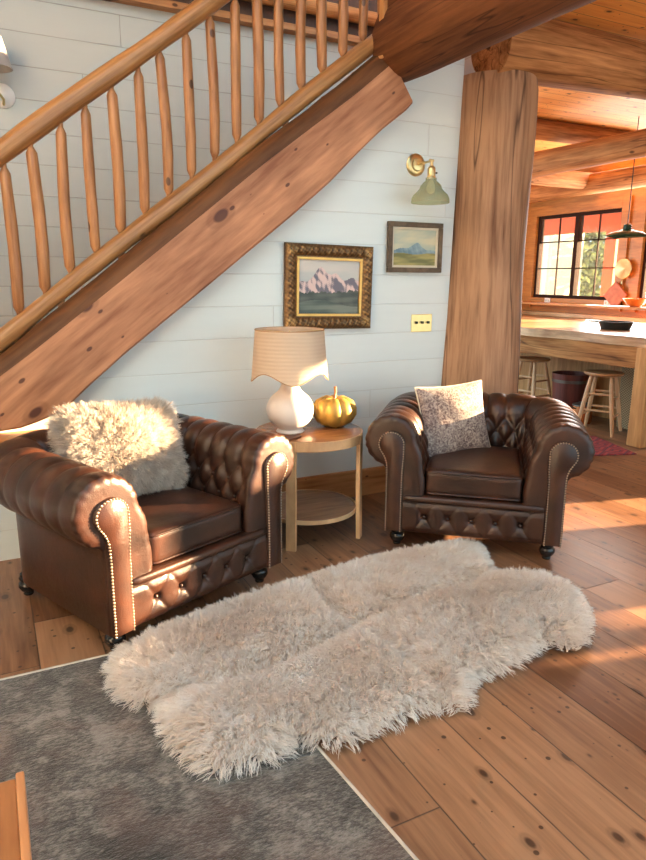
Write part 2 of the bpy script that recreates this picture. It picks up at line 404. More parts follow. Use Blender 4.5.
M['smokeglass'] = glass('green_ribbed_glass', (0.74, 0.76, 0.62), 0.22, 0.08)
def rugmat():
    n = NT('grey_mottled_rug_pile'); c = n.coord()
    a = n.noise(c, 9, 5, 0.8, 0.65); b = n.noise(n.mapping(c, (60, 150, 60), (0, 0, 0.5)), 1, 3); d = n.noise(c, 2.2, 3)
    v2 = n.vor(n.mapping(c, (1, 1, 0)), 11).outputs['Distance']
    spots = n.math('MULTIPLY', n.math('SUBTRACT', 0.28, v2), 6, clamp=True)
    t = n.math('ADD', n.math('MULTIPLY', a, 0.55), n.math('MULTIPLY', b, 0.45))
    t = n.math('ADD', t, n.math('MULTIPLY', n.math('SUBTRACT', d, 0.5), 0.35))
    t = n.math('ADD', t, n.math('MULTIPLY', spots, n.math('MULTIPLY', d, 0.16)))
    red = n.ramp(n.noise(c, 3.5, 4, 1.0), [(0.5, 0.0), (0.66, 1.0)])
    col = n.ramp(t, [(0.40, (0.028, 0.023, 0.018)), (0.50, (0.074, 0.063, 0.052)), (0.64, (0.23, 0.205, 0.175))])
    col = n.mix(n.math('MULTIPLY', red, 0.45), col, (0.115, 0.062, 0.047))
    n.set(Base_Color=col, Roughness=0.9, Sheen_Weight=0.25); n.bump(n.math('ADD', n.math('MULTIPLY', b, 1.0), a), 0.9, 0.010)
    return n.m
M['rug'] = rugmat()
M['rugedge'] = plain('rug_binding', (0.50, 0.45, 0.38), 0.9, 0, 0.15)
def pillowmat():
    n = NT('paisley_grey_cushion_cloth'); c = n.coord()
    v = n.vor(n.mapping(c, (1, 0.4, 1)), 30); d = n.noise(c, 42, 5, 2.0); e = n.noise(c, 6, 3)
    rings = n.math('SINE', n.math('MULTIPLY', v.outputs['Distance'], 16.0))
    t = n.math('ADD', n.math('MULTIPLY', rings, 0.06), d)
    t = n.math('ADD', t, n.math('MULTIPLY', n.math('SUBTRACT', e, 0.5), 0.5))
    col = n.ramp(t, [(0.34, (0.09, 0.055, 0.055)), (0.50, (0.24, 0.185, 0.165)), (0.68, (0.42, 0.35, 0.30))])
    n.set(Base_Color=col, Roughness=0.85, Sheen_Weight=0.2); n.bump(d, 0.2, 0.003)
    return n.m
M['cushion'] = pillowmat()
def kilim():
    n = NT('red_kilim'); c = n.coord(); sp = n.n('ShaderNodeSeparateXYZ'); n.l(c, sp.inputs[0])
    a = n.math('PINGPONG', n.math('MULTIPLY', sp.outputs[0], 9), 1.0); b = n.math('PINGPONG', n.math('MULTIPLY', sp.outputs[1], 9), 1.0)
    t = n.math('FRACT', n.math('MULTIPLY', n.math('ADD', a, b), 1.5))
    col = n.ramp(t, [(0.3, (0.20, 0.02, 0.03)), (0.45, (0.06, 0.03, 0.05)), (0.7, (0.32, 0.05, 0.05))])
    n.set(Base_Color=col, Roughness=0.9); return n.m
M['kilim'] = kilim()
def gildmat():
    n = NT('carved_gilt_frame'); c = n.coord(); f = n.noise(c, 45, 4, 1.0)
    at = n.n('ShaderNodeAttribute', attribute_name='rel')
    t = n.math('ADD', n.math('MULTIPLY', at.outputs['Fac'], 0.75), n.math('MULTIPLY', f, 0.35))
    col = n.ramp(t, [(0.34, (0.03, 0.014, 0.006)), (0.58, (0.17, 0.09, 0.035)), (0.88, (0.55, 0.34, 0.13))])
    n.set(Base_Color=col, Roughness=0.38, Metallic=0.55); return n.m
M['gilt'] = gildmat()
M['giltliner'] = plain('gold_liner', (0.66, 0.38, 0.11), 0.35, 0.7, 0.1)
def paintmat():
    n = NT('oil_paint'); at = n.n('ShaderNodeAttribute', attribute_name='paint'); n.set(Base_Color=at.outputs['Color'], Roughness=0.45)
    n.bump(n.noise(n.coord(), 120, 3), 0.2, 0.002); return n.m
M['paint'] = paintmat()
def stripes():
    n = NT('woven_basket'); c = n.coord(); sp = n.n('ShaderNodeSeparateXYZ'); n.l(c, sp.inputs[0])
    a = n.math('SINE', n.math('MULTIPLY', sp.outputs[2], 260)); b = n.math('SINE', n.math('MULTIPLY', n.math('ADD', sp.outputs[1], sp.outputs[0]), 200))
    t = n.math('MULTIPLY', a, b); col = n.ramp(n.math('ADD', n.math('MULTIPLY', t, 0.4), 0.5), [(0.2, (0.16, 0.10, 0.05)), (0.8, (0.46, 0.35, 0.20))])
    n.set(Base_Color=col, Roughness=0.8); n.bump(t, 0.5, 0.004); return n.m
M['wicker'] = stripes()
M['ext_cream'] = plain('pale_exterior_siding', (0.70, 0.66, 0.50), 0.8, 0, 0.12)
M['ext_orange'] = plain('orange_eave', (0.45, 0.12, 0.035), 0.7, 0, 0.1)  # one even orange for porch roof, fascia and post
M['grass'] = plain('dry_meadow', (0.30, 0.30, 0.14), 0.9, 0, 0.3)
M['leaf'] = plain('tree_foliage', (0.16, 0.22, 0.10), 0.8, 0, 0.4)
M['bark'] = plain('tree_bark', (0.25, 0.18, 0.12), 0.9, 0, 0.2)

# ------------------------------------------------------------------ setting
XW = 7.5       # kitchen window wall
ZC = 2.98      # ceiling underside
struct(MB().box(-3.0, XW+0.2, -5.2, 5.2, -0.12, 0.0).build('floor', M['floor']))
struct(MB().prism([(2.15, -5.2), (XW+0.2, -5.2), (XW+0.2, 5.2), (3.36, 5.2), (3.36, -0.1), (2.15, -0.1)], ZC, ZC+0.1, 'z').build('ceiling', M['ceiling']))
# painted wall under the stair: its top follows the stringer
struct(MB().prism([(-3.0, 0), (2.705, 0), (2.785, ZC), (2.55, ZC), (2.2, 2.50), (1.4, 1.90), (0.25, 0.95), (-3.0, 0.70)], 0.0, 0.06).build('wall_back', M['shiplap']))
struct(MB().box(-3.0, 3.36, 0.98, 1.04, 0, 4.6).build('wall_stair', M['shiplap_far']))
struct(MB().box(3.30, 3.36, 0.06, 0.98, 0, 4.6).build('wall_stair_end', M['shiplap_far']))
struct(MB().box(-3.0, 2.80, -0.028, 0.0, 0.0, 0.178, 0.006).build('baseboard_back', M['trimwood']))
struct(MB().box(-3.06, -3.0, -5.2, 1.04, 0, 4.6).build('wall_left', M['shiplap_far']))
struct(MB().box(-3.06, 0.9, -5.26, -5.2, 0, 4.6).build('wall_front_light_block', M['shiplap_far']))  # partial wall behind the camera, added to block light from behind left
struct(MB().box(3.36, XW, 5.14, 5.2, 0, ZC).build('wall_kitchen', M['kitchen']))
# kitchen window wall; first four openings are unseen, shaped for the sun patches
ops = [(-3.51, -3.43, 0.50, 0.95), (-3.35, -2.85, 0.50, 2.25), (-2.80, -2.33, 1.52, 2.25), (-2.30, -1.77, 0.50, 1.99), (0.60, 2.30, 1.12, 2.30), (2.66, 4.17, 1.12, 2.30)]
def wallx(ops, x0, x1, ya, yb, z1):
    m = MB(); y = ya
    for (a, b, c, d) in ops:
        m.box(x0, x1, y, a, 0, z1); m.box(x0, x1, a, b, 0, c); m.box(x0, x1, a, b, d, z1); y = b
    m.box(x0, x1, y, yb, 0, z1); m.box(x0, x1, -3.35, -2.85, 0.92, 1.24); m.box(x0, x1, -3.10, -2.85, 0.50, 0.92); return m  # last two boxes added to block sun between the lit patches
struct(wallx(ops, XW, XW+0.14, -5.2, 5.2, ZC).build('wall_right', M['kitchen']))
WINS = ops[:1]+[(-3.35, -3.10, 0.50, 0.92), (-3.35, -2.85, 1.24, 2.25)]+ops[2:]  # first five sit in the unseen openings shaped for the sun
def win(i, op, cas, label=None):
    a, b, c, d = op
    if b-a < 0.2:
        o = struct(MB().box(XW+0.047, XW+0.053, a, b, c, d).build('window_%d' % i, M['glass'])); return o
    r = MB()
    r.box(XW+0.02, XW+0.08, a, a+0.045, c, d); r.box(XW+0.02, XW+0.08, b-0.045, b, c, d)
    r.box(XW+0.02, XW+0.08, a+0.045, b-0.045, c, c+0.045); r.box(XW+0.02, XW+0.08, a+0.045, b-0.045, d-0.045, d)
    o = struct(r.build('window_%d' % i, M['pane_frame']), label)
    k = (b-a-0.09)/cas
    for j in range(cas):
        y0 = a+0.045+j*k; y1 = y0+k
        f = MB()
        if j: f.box(XW, XW+0.09, y0-0.035, y0+0.035, c+0.045, d-0.045)
        nb = 2 if k > 0.45 else 1
        for q in range(1, nb): f.box(XW+0.04, XW+0.06, y0+k*q/nb-0.008, y0+k*q/nb+0.008, c+0.045, d-0.045)
        for zz in (c+(d-c)*0.36, c+(d-c)*0.68): f.box(XW+0.04, XW+0.06, y0, y1, zz-0.008, zz+0.008)
        f.build('muntins', M['pane_frame'], o)
        MB().box(XW+0.047, XW+0.053, y0, y1, c+0.045, d-0.045).build('pane', M['glass'], o)
    return o
for i, op in enumerate(WINS): win(i+1, op, 2 if i > 4 else 1)
# orange casings
t = MB()
for (a, b, c, d) in ops[4:]:
    t.box(XW-0.03, XW, a-0.13, a, c-0.14, d+0.14); t.box(XW-0.03, XW, b, b+0.13, c-0.14, d+0.14)
    t.box(XW-0.032, XW, a, b, d, d+0.14); t.box(XW-0.05, XW, a-0.13, b+0.13, c-0.06, c)
struct(t.build('trim_1', M['kitchen']))
struct(MB().box(XW-0.12, XW, -0.2, 4.6, 0.86, 0.92, 0.01).build('trim_2', M['barwood']))
struct(MB().box(-3.0, 2.15, -1.9, 1.04, 4.6, 4.7).build('ceiling_sky_block', M['ceiling']))  # unseen roof added to cut sky light on the far stair wall
# loft edge on the far stair wall
struct(MB().box(-1.0, 3.3, 0.90, 0.98, 3.02, 3.06).build('trim_3', M['trimwood']))
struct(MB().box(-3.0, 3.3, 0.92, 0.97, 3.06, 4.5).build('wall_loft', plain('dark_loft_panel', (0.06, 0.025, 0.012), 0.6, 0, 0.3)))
# fascia above the big beam and its narrow vertical board
struct(MB().box(2.14, 2.19, -5.2, -0.11, 2.62, 4.4).build('trim_4', M['beam']))

# ------------------------------------------------------------------ logs
def log(name, p0, p1, r0, r1, mat, label, cat='log beam', n=28, seg=26, wob=0.03, seed=0, ox=0.0, group=None):
    rr = np.random.default_rng(seed); ph = rr.uniform(0, 6.28, 6)
    p0 = Vector(p0); p1 = Vector(p1)
    pts = []; R = []
    perp = (p1-p0).normalized().orthogonal()
    for i in range(seg+1):
        t = i/seg; pts.append(p0.lerp(p1, t)+perp*math.sin(t*5+ph[0])*wob*0.25*r0)
        R.append((r0+(r1-r0)*t)*(1+wob*math.sin(t*9+ph[1])))
    R[0] *= 0.97; R[-1] *= 0.97
    def rn(i, k): return 1+wob*math.sin(3*2*PI*k/n+ph[2]+i*0.22)+wob*0.5*math.sin(5*2*PI*k/n+ph[3]-i*0.3)
    m = MB(); m.tube(pts, R, n, True, rn)
    return tag(m.build(name, mat, smooth=True, angle=50), label, cat, group)
log('log_post', (2.995, -0.0, 0.0), (3.035, 0.0, 2.62), 0.295, 0.250, M['post'], 'massive cracked round log post at the right end of the white wall', 'log post', 40, 40, 0.02, 1)
log('log_beam', (2.30, -0.02, 2.72), (2.30, -4.6, 2.70), 0.205, 0.22, M['beam'], 'big dark round beam beside the stair top, running over the room towards the viewer', n=36, seed=2)
log('log_beam', (2.88, -0.12, 2.775), (7.5, -0.12, 2.84), 0.185, 0.135, M['log_x'], 'thick ceiling log with a sawn end resting on top of the large post', n=32, seed=3)
log('log_beam', (3.6, 1.9, 2.89), (6.6, 1.9, 2.89), 0.095, 0.10, M['log_x'], 'ceiling log right of the post, second back from the one on the post top', seed=4)
log('log_beam', (5.5, 4.9, 2.60), (5.5, -0.6, 2.61), 0.15, 0.115, M['log_y'], 'cross log under the kitchen ceiling, carrying the ceiling logs and rising to the right', seed=5)
log('log_beam', (5.45, 3.1, 2.66), (7.48, 3.1, 2.66), 0.10, 0.11, M['log_x'], 'kitchen log above the window with dark stains, just behind the cross log', seed=6)
log('log_beam', (4.2, 4.3, 2.60), (7.48, 4.3, 2.60), 0.09, 0.09, M['log_x'], 'rearmost low kitchen log, its left part just right of the large post', seed=7)
log('log_beam', (7.30, 4.9, 2.62), (7.30, -0.3, 2.62), 0.13, 0.13, M['log_y'], 'log lying along the top of the kitchen window wall', seed=8)

# ------------------------------------------------------------------ staircase
st = empty('staircase', (0, 0, 0), 0, 'log staircase with peeled pole railing rising to the right along the white wall', 'staircase')
low = [(-0.25, 0.640), (0.208, 0.658), (0.288, 0.727), (0.401, 0.839), (0.608, 1.006), (0.805, 1.159), (1.019, 1.309), (1.306, 1.542), (1.537, 1.712), (1.846, 1.946), (1.958, 2.087), (2.095, 2.21), (2.331, 2.378)]
up = [(-0.25, 0.74), (0.026, 0.924), (0.157, 1.028), (0.32, 1.142), (0.632, 1.397), (1.034, 1.691), (1.435, 2.034), (1.647, 2.168), (1.973, 2.403), (2.19, 2.587)]
def interp(pts, n):
    P = np.array(pts); d = np.r_[0, np.cumsum(np.hypot(*np.diff(P, axis=0).T))]; s = np.linspace(0, d[-1], n)
    for k in range(2): P2 = P.copy(); P2[1:-1] = 0.25*P[:-2]+0.5*P[1:-1]+0.25*P[2:]; P = P2 if k == 0 else P
    return np.c_[np.interp(s, d, P[:, 0]), np.interp(s, d, P[:, 1])]
NS = 60; lo = interp(low, NS); hi = interp(up, NS)
lo[-1] = (2.331, 2.39); hi[-1] = (2.19, 2.587)
# cross-section: flat sawn face at y=-0.12, rounded top in a darker brown, flat underside
V = []; sect = []
for i in range(NS):
    a = Vector((lo[i][0], -0.12, lo[i][1])); b = Vector((hi[i][0], -0.12, hi[i][1])); u_ = (b-a); L = u_.length; u_.normalize()
    ring = [a+Vector((0, 0.012, 0)), a+u_*0.012]
    ring += [a+u_*(L*t) for t in (0.3, 0.6, 0.9)]+[b, b+Vector((0, 0.17, 0)), a+Vector((0, 0.17, 0))]
    V += [r[:] for r in ring]; k = len(ring)
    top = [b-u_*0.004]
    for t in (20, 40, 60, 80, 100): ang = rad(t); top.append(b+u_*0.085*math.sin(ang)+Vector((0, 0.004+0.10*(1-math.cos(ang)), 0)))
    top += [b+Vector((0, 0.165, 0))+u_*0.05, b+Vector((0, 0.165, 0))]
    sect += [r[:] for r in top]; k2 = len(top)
def loft(V, k):
    F = [(i*k+j, i*k+(j+1) % k, (i+1)*k+(j+1) % k, (i+1)*k+j) for i in range(NS-1) for j in range(k)]+[tuple(range(k)), tuple((NS-1)*k+j for j in range(k))]
    m = MB(); m.add(V, F); return m
sg_ = loft(V, k).build('stringer', M['stringer'], st, smooth=True, angle=28)
loft(sect, k2).build('rounded_edge', M['roundedge'], sg_, smooth=True, angle=35)['label'] = 'dark brown rounded upper edge'
# poles
def pole(name, p0, p1, r, mat, parent, seed, n=16, seg=40, flat=1.0):
    rr = np.random.default_rng(seed); ph = rr.uniform(0, 6.28, 6); p0 = Vector(p0); p1 = Vector(p1)
    L = (p1-p0).length
    pts = [p0.lerp(p1, i/seg)+Vector((0, 0, 1))*0.006*math.sin(i/seg*L*4+ph[0]) for i in range(seg+1)]
    R = [r*(1+0.06*math.sin(i/seg*L*5+ph[1])+0.03*math.sin(i/seg*L*13+ph[2])) for i in range(seg+1)]
    mm = MB(); mm.tube(pts, R, n); return mm.build(name, mat, parent, smooth=True, angle=50)
SLP = 0.778; zs = lambda x: 1.056+SLP*x           # shoe rail centre line
zh = lambda x: 1.852+SLP*x
pole('shoe_rail', (-0.9, 0, zs(-0.9)), (2.24, 0, zs(2.24)), 0.045, M['rail'], st, 11)
pole('handrail', (-0.9, 0, zh(-0.9)), (2.9, 0, zh(2.9)), 0.049, M['rail'], st, 12)
k = 0
for i in range(-6, 17):
    x = 0.140+0.1275*i
    if x > 2.2: break
    rr = np.random.default_rng(100+i); j = rr.uniform(-0.008, 0.008, 6)
    z0 = zs(x)+0.035; z1 = zh(x)-0.045; H = z1-z0; r = 0.0275*(1+j[5]*8)
    ts = [0, 0.03, 0.04, 0.068, 0.3, 0.45, 0.6, 0.75, 0.93, 0.958, 0.97, 1.0]
    Rr = [0.012, 0.012, 0.016, r*0.95, r*1.05, r*0.99, r*1.03, r*0.97, r*0.92, 0.016, 0.012, 0.012]
    pts = [(x+j[0]*math.sin(t*4)+j[1]*t, j[2]*math.sin(t*5), z0+H*t) for t in ts]
    mm = MB(); mm.tube(pts, Rr, 10); mm.build('baluster', M['baluster'], st, smooth=True, angle=60)
# spacer blocks between shoe rail and stringer
for i in range(6):
    x = 0.03+0.31*i; mm = MB(); mm.tube([(x, 0.02, zs(x)-0.12), (x, 0.01, zs(x)-0.01)], 0.018, 8); mm.build('spacer_block', M['tread'], st, smooth=True)
# treads and risers between the walls
for i in range(13):
    x = -0.15+0.245*i; z = 0.66+0.189*i+0.10
    MB().box(x-0.03, x+0.26, 0.07, 0.97, z-0.045, z, 0.006).build('tread', M['tread'], st)
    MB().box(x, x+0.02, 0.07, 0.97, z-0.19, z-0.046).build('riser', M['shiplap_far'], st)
MB().box(-2.9, 0.18, -0.12, 0.97, 0.0, 0.575).build('landing', M['shiplap'], st)
MB().box(-2.9, 0.215, -0.24, 0.97, 0.576, 0.632, 0.008).build('landing_board', M['kitchen'], st)
# newel board at the top
MB().box(2.115, 2.14, -0.12, -0.07, 2.60, 3.4, 0.004).build('newel_board', M['barpanel'], st)
log('loft_rail', (-0.2, 0.86, 3.17), (3.2, 0.86, 3.17), 0.045, 0.045, M['log_x'], 'horizontal loft log in the dark above the far stair wall', 'rail', 14, 20, 0.03, 9)

# ------------------------------------------------------------------ fur
def fur_mesh(name, P, N, D, L, wdt, mat, clump_n, clump=0.6, curl=0.4, parent=None, seed=1, extraV=None, extraF=None, up=0.75, droop=0.25):
    r = np.random.default_rng(seed); n = len(P)
    d = N*up+D*0.55+r.normal(0, 0.22, (n, 3)); d /= np.linalg.norm(d, axis=1)[:, None]
    Ln = L*r.uniform(0.7, 1.15, n)
    ci = r.choice(n, clump_n, replace=False); C = P[ci]; CT = C+d[ci]*Ln[ci][:, None]
    CT += r.normal(0, 0.15, CT.shape)*L
    near = np.zeros(n, int)
    for s in range(0, n, 2000):
        q = ((P[s:s+2000, None, :]-C[None])**2).sum(2); near[s:s+2000] = q.argmin(1)
    tip = P+d*Ln[:, None]
    tip = tip*(1-clump)+CT[near]*clump
    tip[:, 2] -= droop*L*r.uniform(0.3, 1, n)
    mid = (P+tip)/2+N*(L*0.28)+r.normal(0, curl*L*0.12, (n, 3))
    side = np.cross(tip-P, r.normal(0, 1, (n, 3))); side /= np.linalg.norm(side, axis=1)[:, None]+1e-9
    ts = np.array([0, 0.36, 0.7, 1.0]); ws = np.array([0.9, 1.0, 0.75, 0.15])
    VV = np.zeros((n, 8, 3), np.float32); T = np.zeros((n, 8), np.float32)
    for i, (t, wv) in enumerate(zip(ts, ws)):
        c = P*(1-t)**2+mid*2*t*(1-t)+tip*t*t
        wob = side*np.sin(t*7+near[:, None]*1.7)*curl*L*0.10*t
        VV[:, 2*i] = c+wob+side*wdt*wv/2; VV[:, 2*i+1] = c+wob-side*wdt*wv/2; T[:, 2*i:2*i+2] = t
    base = (np.arange(n)*8)[:, None, None]; q = np.array([[0, 1, 3, 2], [2, 3, 5, 4], [4, 5, 7, 6]])[None]
    FF = (base+q).reshape(-1, 4); VV = VV.reshape(-1, 3); T = T.reshape(-1); Rn = np.repeat(r.uniform(0, 1, clump_n)[near], 8)
    if extraV is not None:
        FF = np.vstack([FF, extraF+len(VV)]); VV = np.vstack([VV, extraV]); T = np.r_[T, np.zeros(len(extraV))]; Rn = np.r_[Rn, np.full(len(extraV), 0.5)]
    o = raw(name, VV, FF, mat, parent, True)
    for nm, A in (('t', T), ('rnd', Rn)):
        at = o.data.attributes.new(nm, 'FLOAT', 'POINT'); at.data.foreach_set('value', A.astype(np.float32))
    return o

# ------------------------------------------------------------------ rugs
struct_rug = empty('area_rug', (0, 0, 0), 0, 'large grey mottled area rug under the front of the sheepskin', 'rug')
rp4 = [(-2.4, -1.225), (0.700, -1.250), (0.90, -3.50), (-2.4, -3.50)]
mm = MB(); mm.prism([(x, y) for x, y in rp4], 0.001, 0.009, 'z'); mm.build('rug_pile', M['rug'], struct_rug)
b = 0.014
mm = MB()
for (x0, y0), (x1, y1) in zip(rp4, rp4[1:]+rp4[:1]):
    mm.tube([(x0, y0, 0.007), (x1, y1, 0.007)], 0.006, 8)
mm.build('binding', M['rugedge'], struct_rug, smooth=True)

poly = np.array([(0.247, -1.378), (0.293, -1.286), (0.376, -1.234), (0.493, -1.193), (0.672, -1.138), (0.863, -1.094), (1.121, -1.048), (1.403, -1.007), (1.709, -0.972), (1.999, -1.0), (2.184, -1.015), (2.207, -1.101), (2.093, -1.281), (2.061, -1.403), (2.189, -1.453), (2.252, -1.555), (2.249, -1.689), (2.164, -1.831), (2.012, -1.972), (1.891, -2.042), (1.823, -2.023), (1.790, -1.941), (1.677, -1.989), (1.535, -2.013), (1.444, -2.008), (1.381, -2.03), (1.298, -2.112), (1.239, -2.14), (1.196, -2.085), (1.066, -2.077), (0.927, -2.093), (0.833, -2.106), (0.758, -2.074), (0.705, -2.033), (0.643, -2.078), (0.578, -2.077), (0.513, -2.058), (0.429, -2.042), (0.396, -1.978), (0.373, -1.898), (0.352, -1.824), (0.351, -1.735), (0.359, -1.655), (0.316, -1.645), (0.274, -1.595), (0.25, -1.511)])
def pdist(Q, poly):
    """signed distance (inside +), nearest outward direction"""
    A = poly; B = np.roll(poly, -1, axis=0); best = np.full(len(Q), 1e9); near = np.zeros((len(Q), 2)); ins = np.zeros(len(Q), bool)
    for a, b_ in zip(A, B):
        ab = b_-a; t = np.clip(((Q-a)@ab)/(ab@ab), 0, 1); c = a+t[:, None]*ab; d = np.hypot(*(Q-c).T)
        k_ = d < best; best[k_] = d[k_]; near[k_] = c[k_]
        cr = ((a[1] > Q[:, 1]) != (b_[1] > Q[:, 1])) & (Q[:, 0] < (b_[0]-a[0])*(Q[:, 1]-a[1])/(b_[1]-a[1]+1e-12)+a[0]); ins ^= cr
    return np.where(ins, best, -best), near
seams = [((0.352, -1.665), (0.898, -1.62), (1.45, -1.46), (2.034, -1.375)), ((1.20, -1.02), (1.16, -1.40), (1.24, -1.70), (1.24, -2.132))]
def seamd(Q):
    best = np.full(len(Q), 9.0)
    for s in seams:
        for a, b_ in zip(s, s[1:]):
            a = np.array(a); b_ = np.array(b_); ab = b_-a; t = np.clip(((Q-a)@ab)/(ab@ab), 0, 1); best = np.minimum(best, np.hypot(*(Q-a-t[:, None]*ab).T))
    return best
INS = 0.028
def pelt_h(Q):
    d, near = pdist(Q, poly); d = d-INS
    e = np.clip(d/0.10, 0, 1); h = 0.012+0.052*np.sqrt(e*(2-e))
    s = seamd(Q); h -= 0.040*np.exp(-(s/0.045)**2)*e
    h += 0.008*np.sin(Q[:, 0]*17+3*np.sin(Q[:, 1]*9))*np.sin(Q[:, 1]*21+2*np.sin(Q[:, 0]*7))*e
    return h, d, near
gs = 0.014
xs = np.arange(0.2, 2.32, gs); ys = np.arange(-2.2, -0.9, gs); GX, GY = np.meshgrid(xs, ys, indexing='ij'); Q = np.c_[GX.ravel(), GY.ravel()]
h, d, _ = pelt_h(Q); ok = d > -0.002; ok2 = ok.reshape(GX.shape)
Vp = np.c_[Q, np.where(ok, h, 0.012)]; Fp = []
ny = len(ys); I = np.arange(len(xs)*ny).reshape(len(xs), ny)
cell = ok2[:-1, :-1] & ok2[1:, :-1] & ok2[:-1, 1:] & ok2[1:, 1:]
Fp = np.stack([I[:-1, :-1][cell], I[1:, :-1][cell], I[1:, 1:][cell], I[:-1, 1:][cell]], 1)
used = np.unique(Fp); rem = np.full(len(Vp), -1); rem[used] = np.arange(len(used)); Fp = rem[Fp]; Vp = Vp[used]
nF = 140000
Qr = np.c_[rng.uniform(0.22, 2.3, nF*2), rng.uniform(-2.2, -0.93, nF*2)]
h, d, near = pelt_h(Qr); sel = d > 0; Qr = Qr[sel][:nF]; h = h[sel][:nF]; d = d[sel][:nF]; near = near[sel][:nF]
e_ = 0.004
hx = (pelt_h(Qr+[e_, 0])[0]-h)/e_; hy = (pelt_h(Qr+[0, e_])[0]-h)/e_
Nn = np.c_[-hx, -hy, np.ones(len(h))]; Nn /= np.linalg.norm(Nn, axis=1)[:, None]
outw = near-Qr; outw /= np.linalg.norm(outw, axis=1)[:, None]+1e-9; we = np.exp(-np.clip(d, 0, None)/0.07)[:, None]
fl = np.c_[0.55*np.sin(Qr[:, 1]*5+1)-0.45, -0.75+0.45*np.sin(Qr[:, 0]*6)]
Dd = np.c_[outw*we*1.3+fl*(1-we)*0.9, np.zeros(len(h))]
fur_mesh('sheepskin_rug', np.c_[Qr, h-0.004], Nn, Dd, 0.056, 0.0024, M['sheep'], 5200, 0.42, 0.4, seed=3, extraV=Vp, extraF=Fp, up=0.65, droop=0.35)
tag(bpy.data.objects['sheepskin_rug'], 'large cream and blush lobed sheepskin rug lying between the two armchairs', 'rug')

tag(MB().box(0, 0.62, 0, 1.3, 0.001, 0.010, 0.003).build('kilim_rug', M['kilim'], loc=(4.64, -0.10, 0), rot=(0, 0, rad(72))), 'small red patterned kilim on the boards by the bar end post', 'rug')

# ------------------------------------------------------------------ armchair
W_IN, T_ARM, YB, YF = 0.25, 0.196, 0.20, -0.455
RC = (0.172, 0.583); RR = 0.133
def chair_profile():
    inner = [(0.0, 0.28), (-0.004, 0.34), (-0.004, 0.40), (0.002, 0.46), (0.010, 0.51), (0.024, 0.555)]
    arc = [(RC[0]+RR*math.cos(rad(a)), RC[1]+RR*math.sin(rad(a))) for a in np.linspace(172, -72, 70)]
    inn = []
    P = np.array(inner+[arc[0]])
    dd = np.r_[0, np.cumsum(np.hypot(*np.diff(P, axis=0).T))]; s = np.linspace(0, dd[-1], 26)[:-1]
    inn = list(zip(np.interp(s, dd, P[:, 0]), np.interp(s, dd, P[:, 1])))
    tuft = inn+arc
    outer = [(0.199, 0.440), (0.196, 0.40), (0.196, 0.25), (0.196, 0.105), (0.185, 0.10), (0.02, 0.10), (0.0, 0.11), (0.0, 0.20)]
    return np.array(tuft), np.array(outer)
PT, PO = chair_profile()
PROF = np.vstack([PT, PO]); NT_ = len(PT); NP = len(PROF)
dpt = np.r_[0, np.cumsum(np.hypot(*np.diff(PT, axis=0).T))]
nrm = np.roll(PROF, -1, 0)-np.roll(PROF, 1, 0); nrm = np.c_[-nrm[:, 1], nrm[:, 0]]; nrm /= np.linalg.norm(nrm, axis=1)[:, None]
SU, S0, SV, JR = 0.104, 0.085, 0.080, 3       # tuft spacing; first row; row step; rows
def tuft(u, s):
    p = u/SU; q = (s-S0)/(2*SV)
    A = np.abs(np.sin(PI*(p+q))); B = np.abs(np.sin(PI*(p-q)))
    v1 = (A*B)**0.42
    send = S0+JR*SV
    ph = p+JR/2
    pl = np.abs(np.sin(PI*ph))**0.40
    v2 = 1-(1-pl)*np.clip(1-(s-send)/0.50, 0.30, 1)
    pl0 = np.abs(np.sin(PI*p))**0.7; v0 = 1-(1-pl0)*np.clip(1-(S0-s)/0.10, 0, 1)
    v = np.where(s < S0, v0, np.where(s > send, v2, v1))
    return v
path = []   # (x, y, nx, ny, u)
RI = 0.04; MR = 0.06
ycs = np.linspace(YF, YB-RI, 60)
u = 0
for y in ycs: path.append((-W_IN, y, -1, 0, y-YF))
L1 = (YB-RI)-YF
ac = np.linspace(180, 90, 22)[1:]
LA = (RI+MR)*PI/2
for i, a in enumerate(ac): path.append((-W_IN+RI+RI*math.cos(rad(a)), YB-RI+RI*math.sin(rad(a)), math.cos(rad(a)), math.sin(rad(a)), L1+LA*(i+1)/len(ac)))
LB = 2*(W_IN-RI)
for x in np.linspace(-W_IN+RI, W_IN-RI, 46)[1:]: path.append((x, YB, 0, 1, L1+LA+(x+W_IN-RI)))
for i, a in enumerate(np.linspace(90, 0, 22)[1:]): path.append((W_IN-RI+RI*math.cos(rad(a)), YB-RI+RI*math.sin(rad(a)), math.cos(rad(a)), math.sin(rad(a)), L1+LA+LB+LA*(i+1)/21))
for y in ycs[::-1][1:]: path.append((W_IN, y, 1, 0, L1+2*LA+LB+(YB-RI-y)))
path = np.array(path); UT = path[-1, 4]
path[:, 4] -= UT/2
nu = round(UT/2/SU*2)/2
SU = (UT/2)/ (round(UT/2/SU-0.35)+0.35)
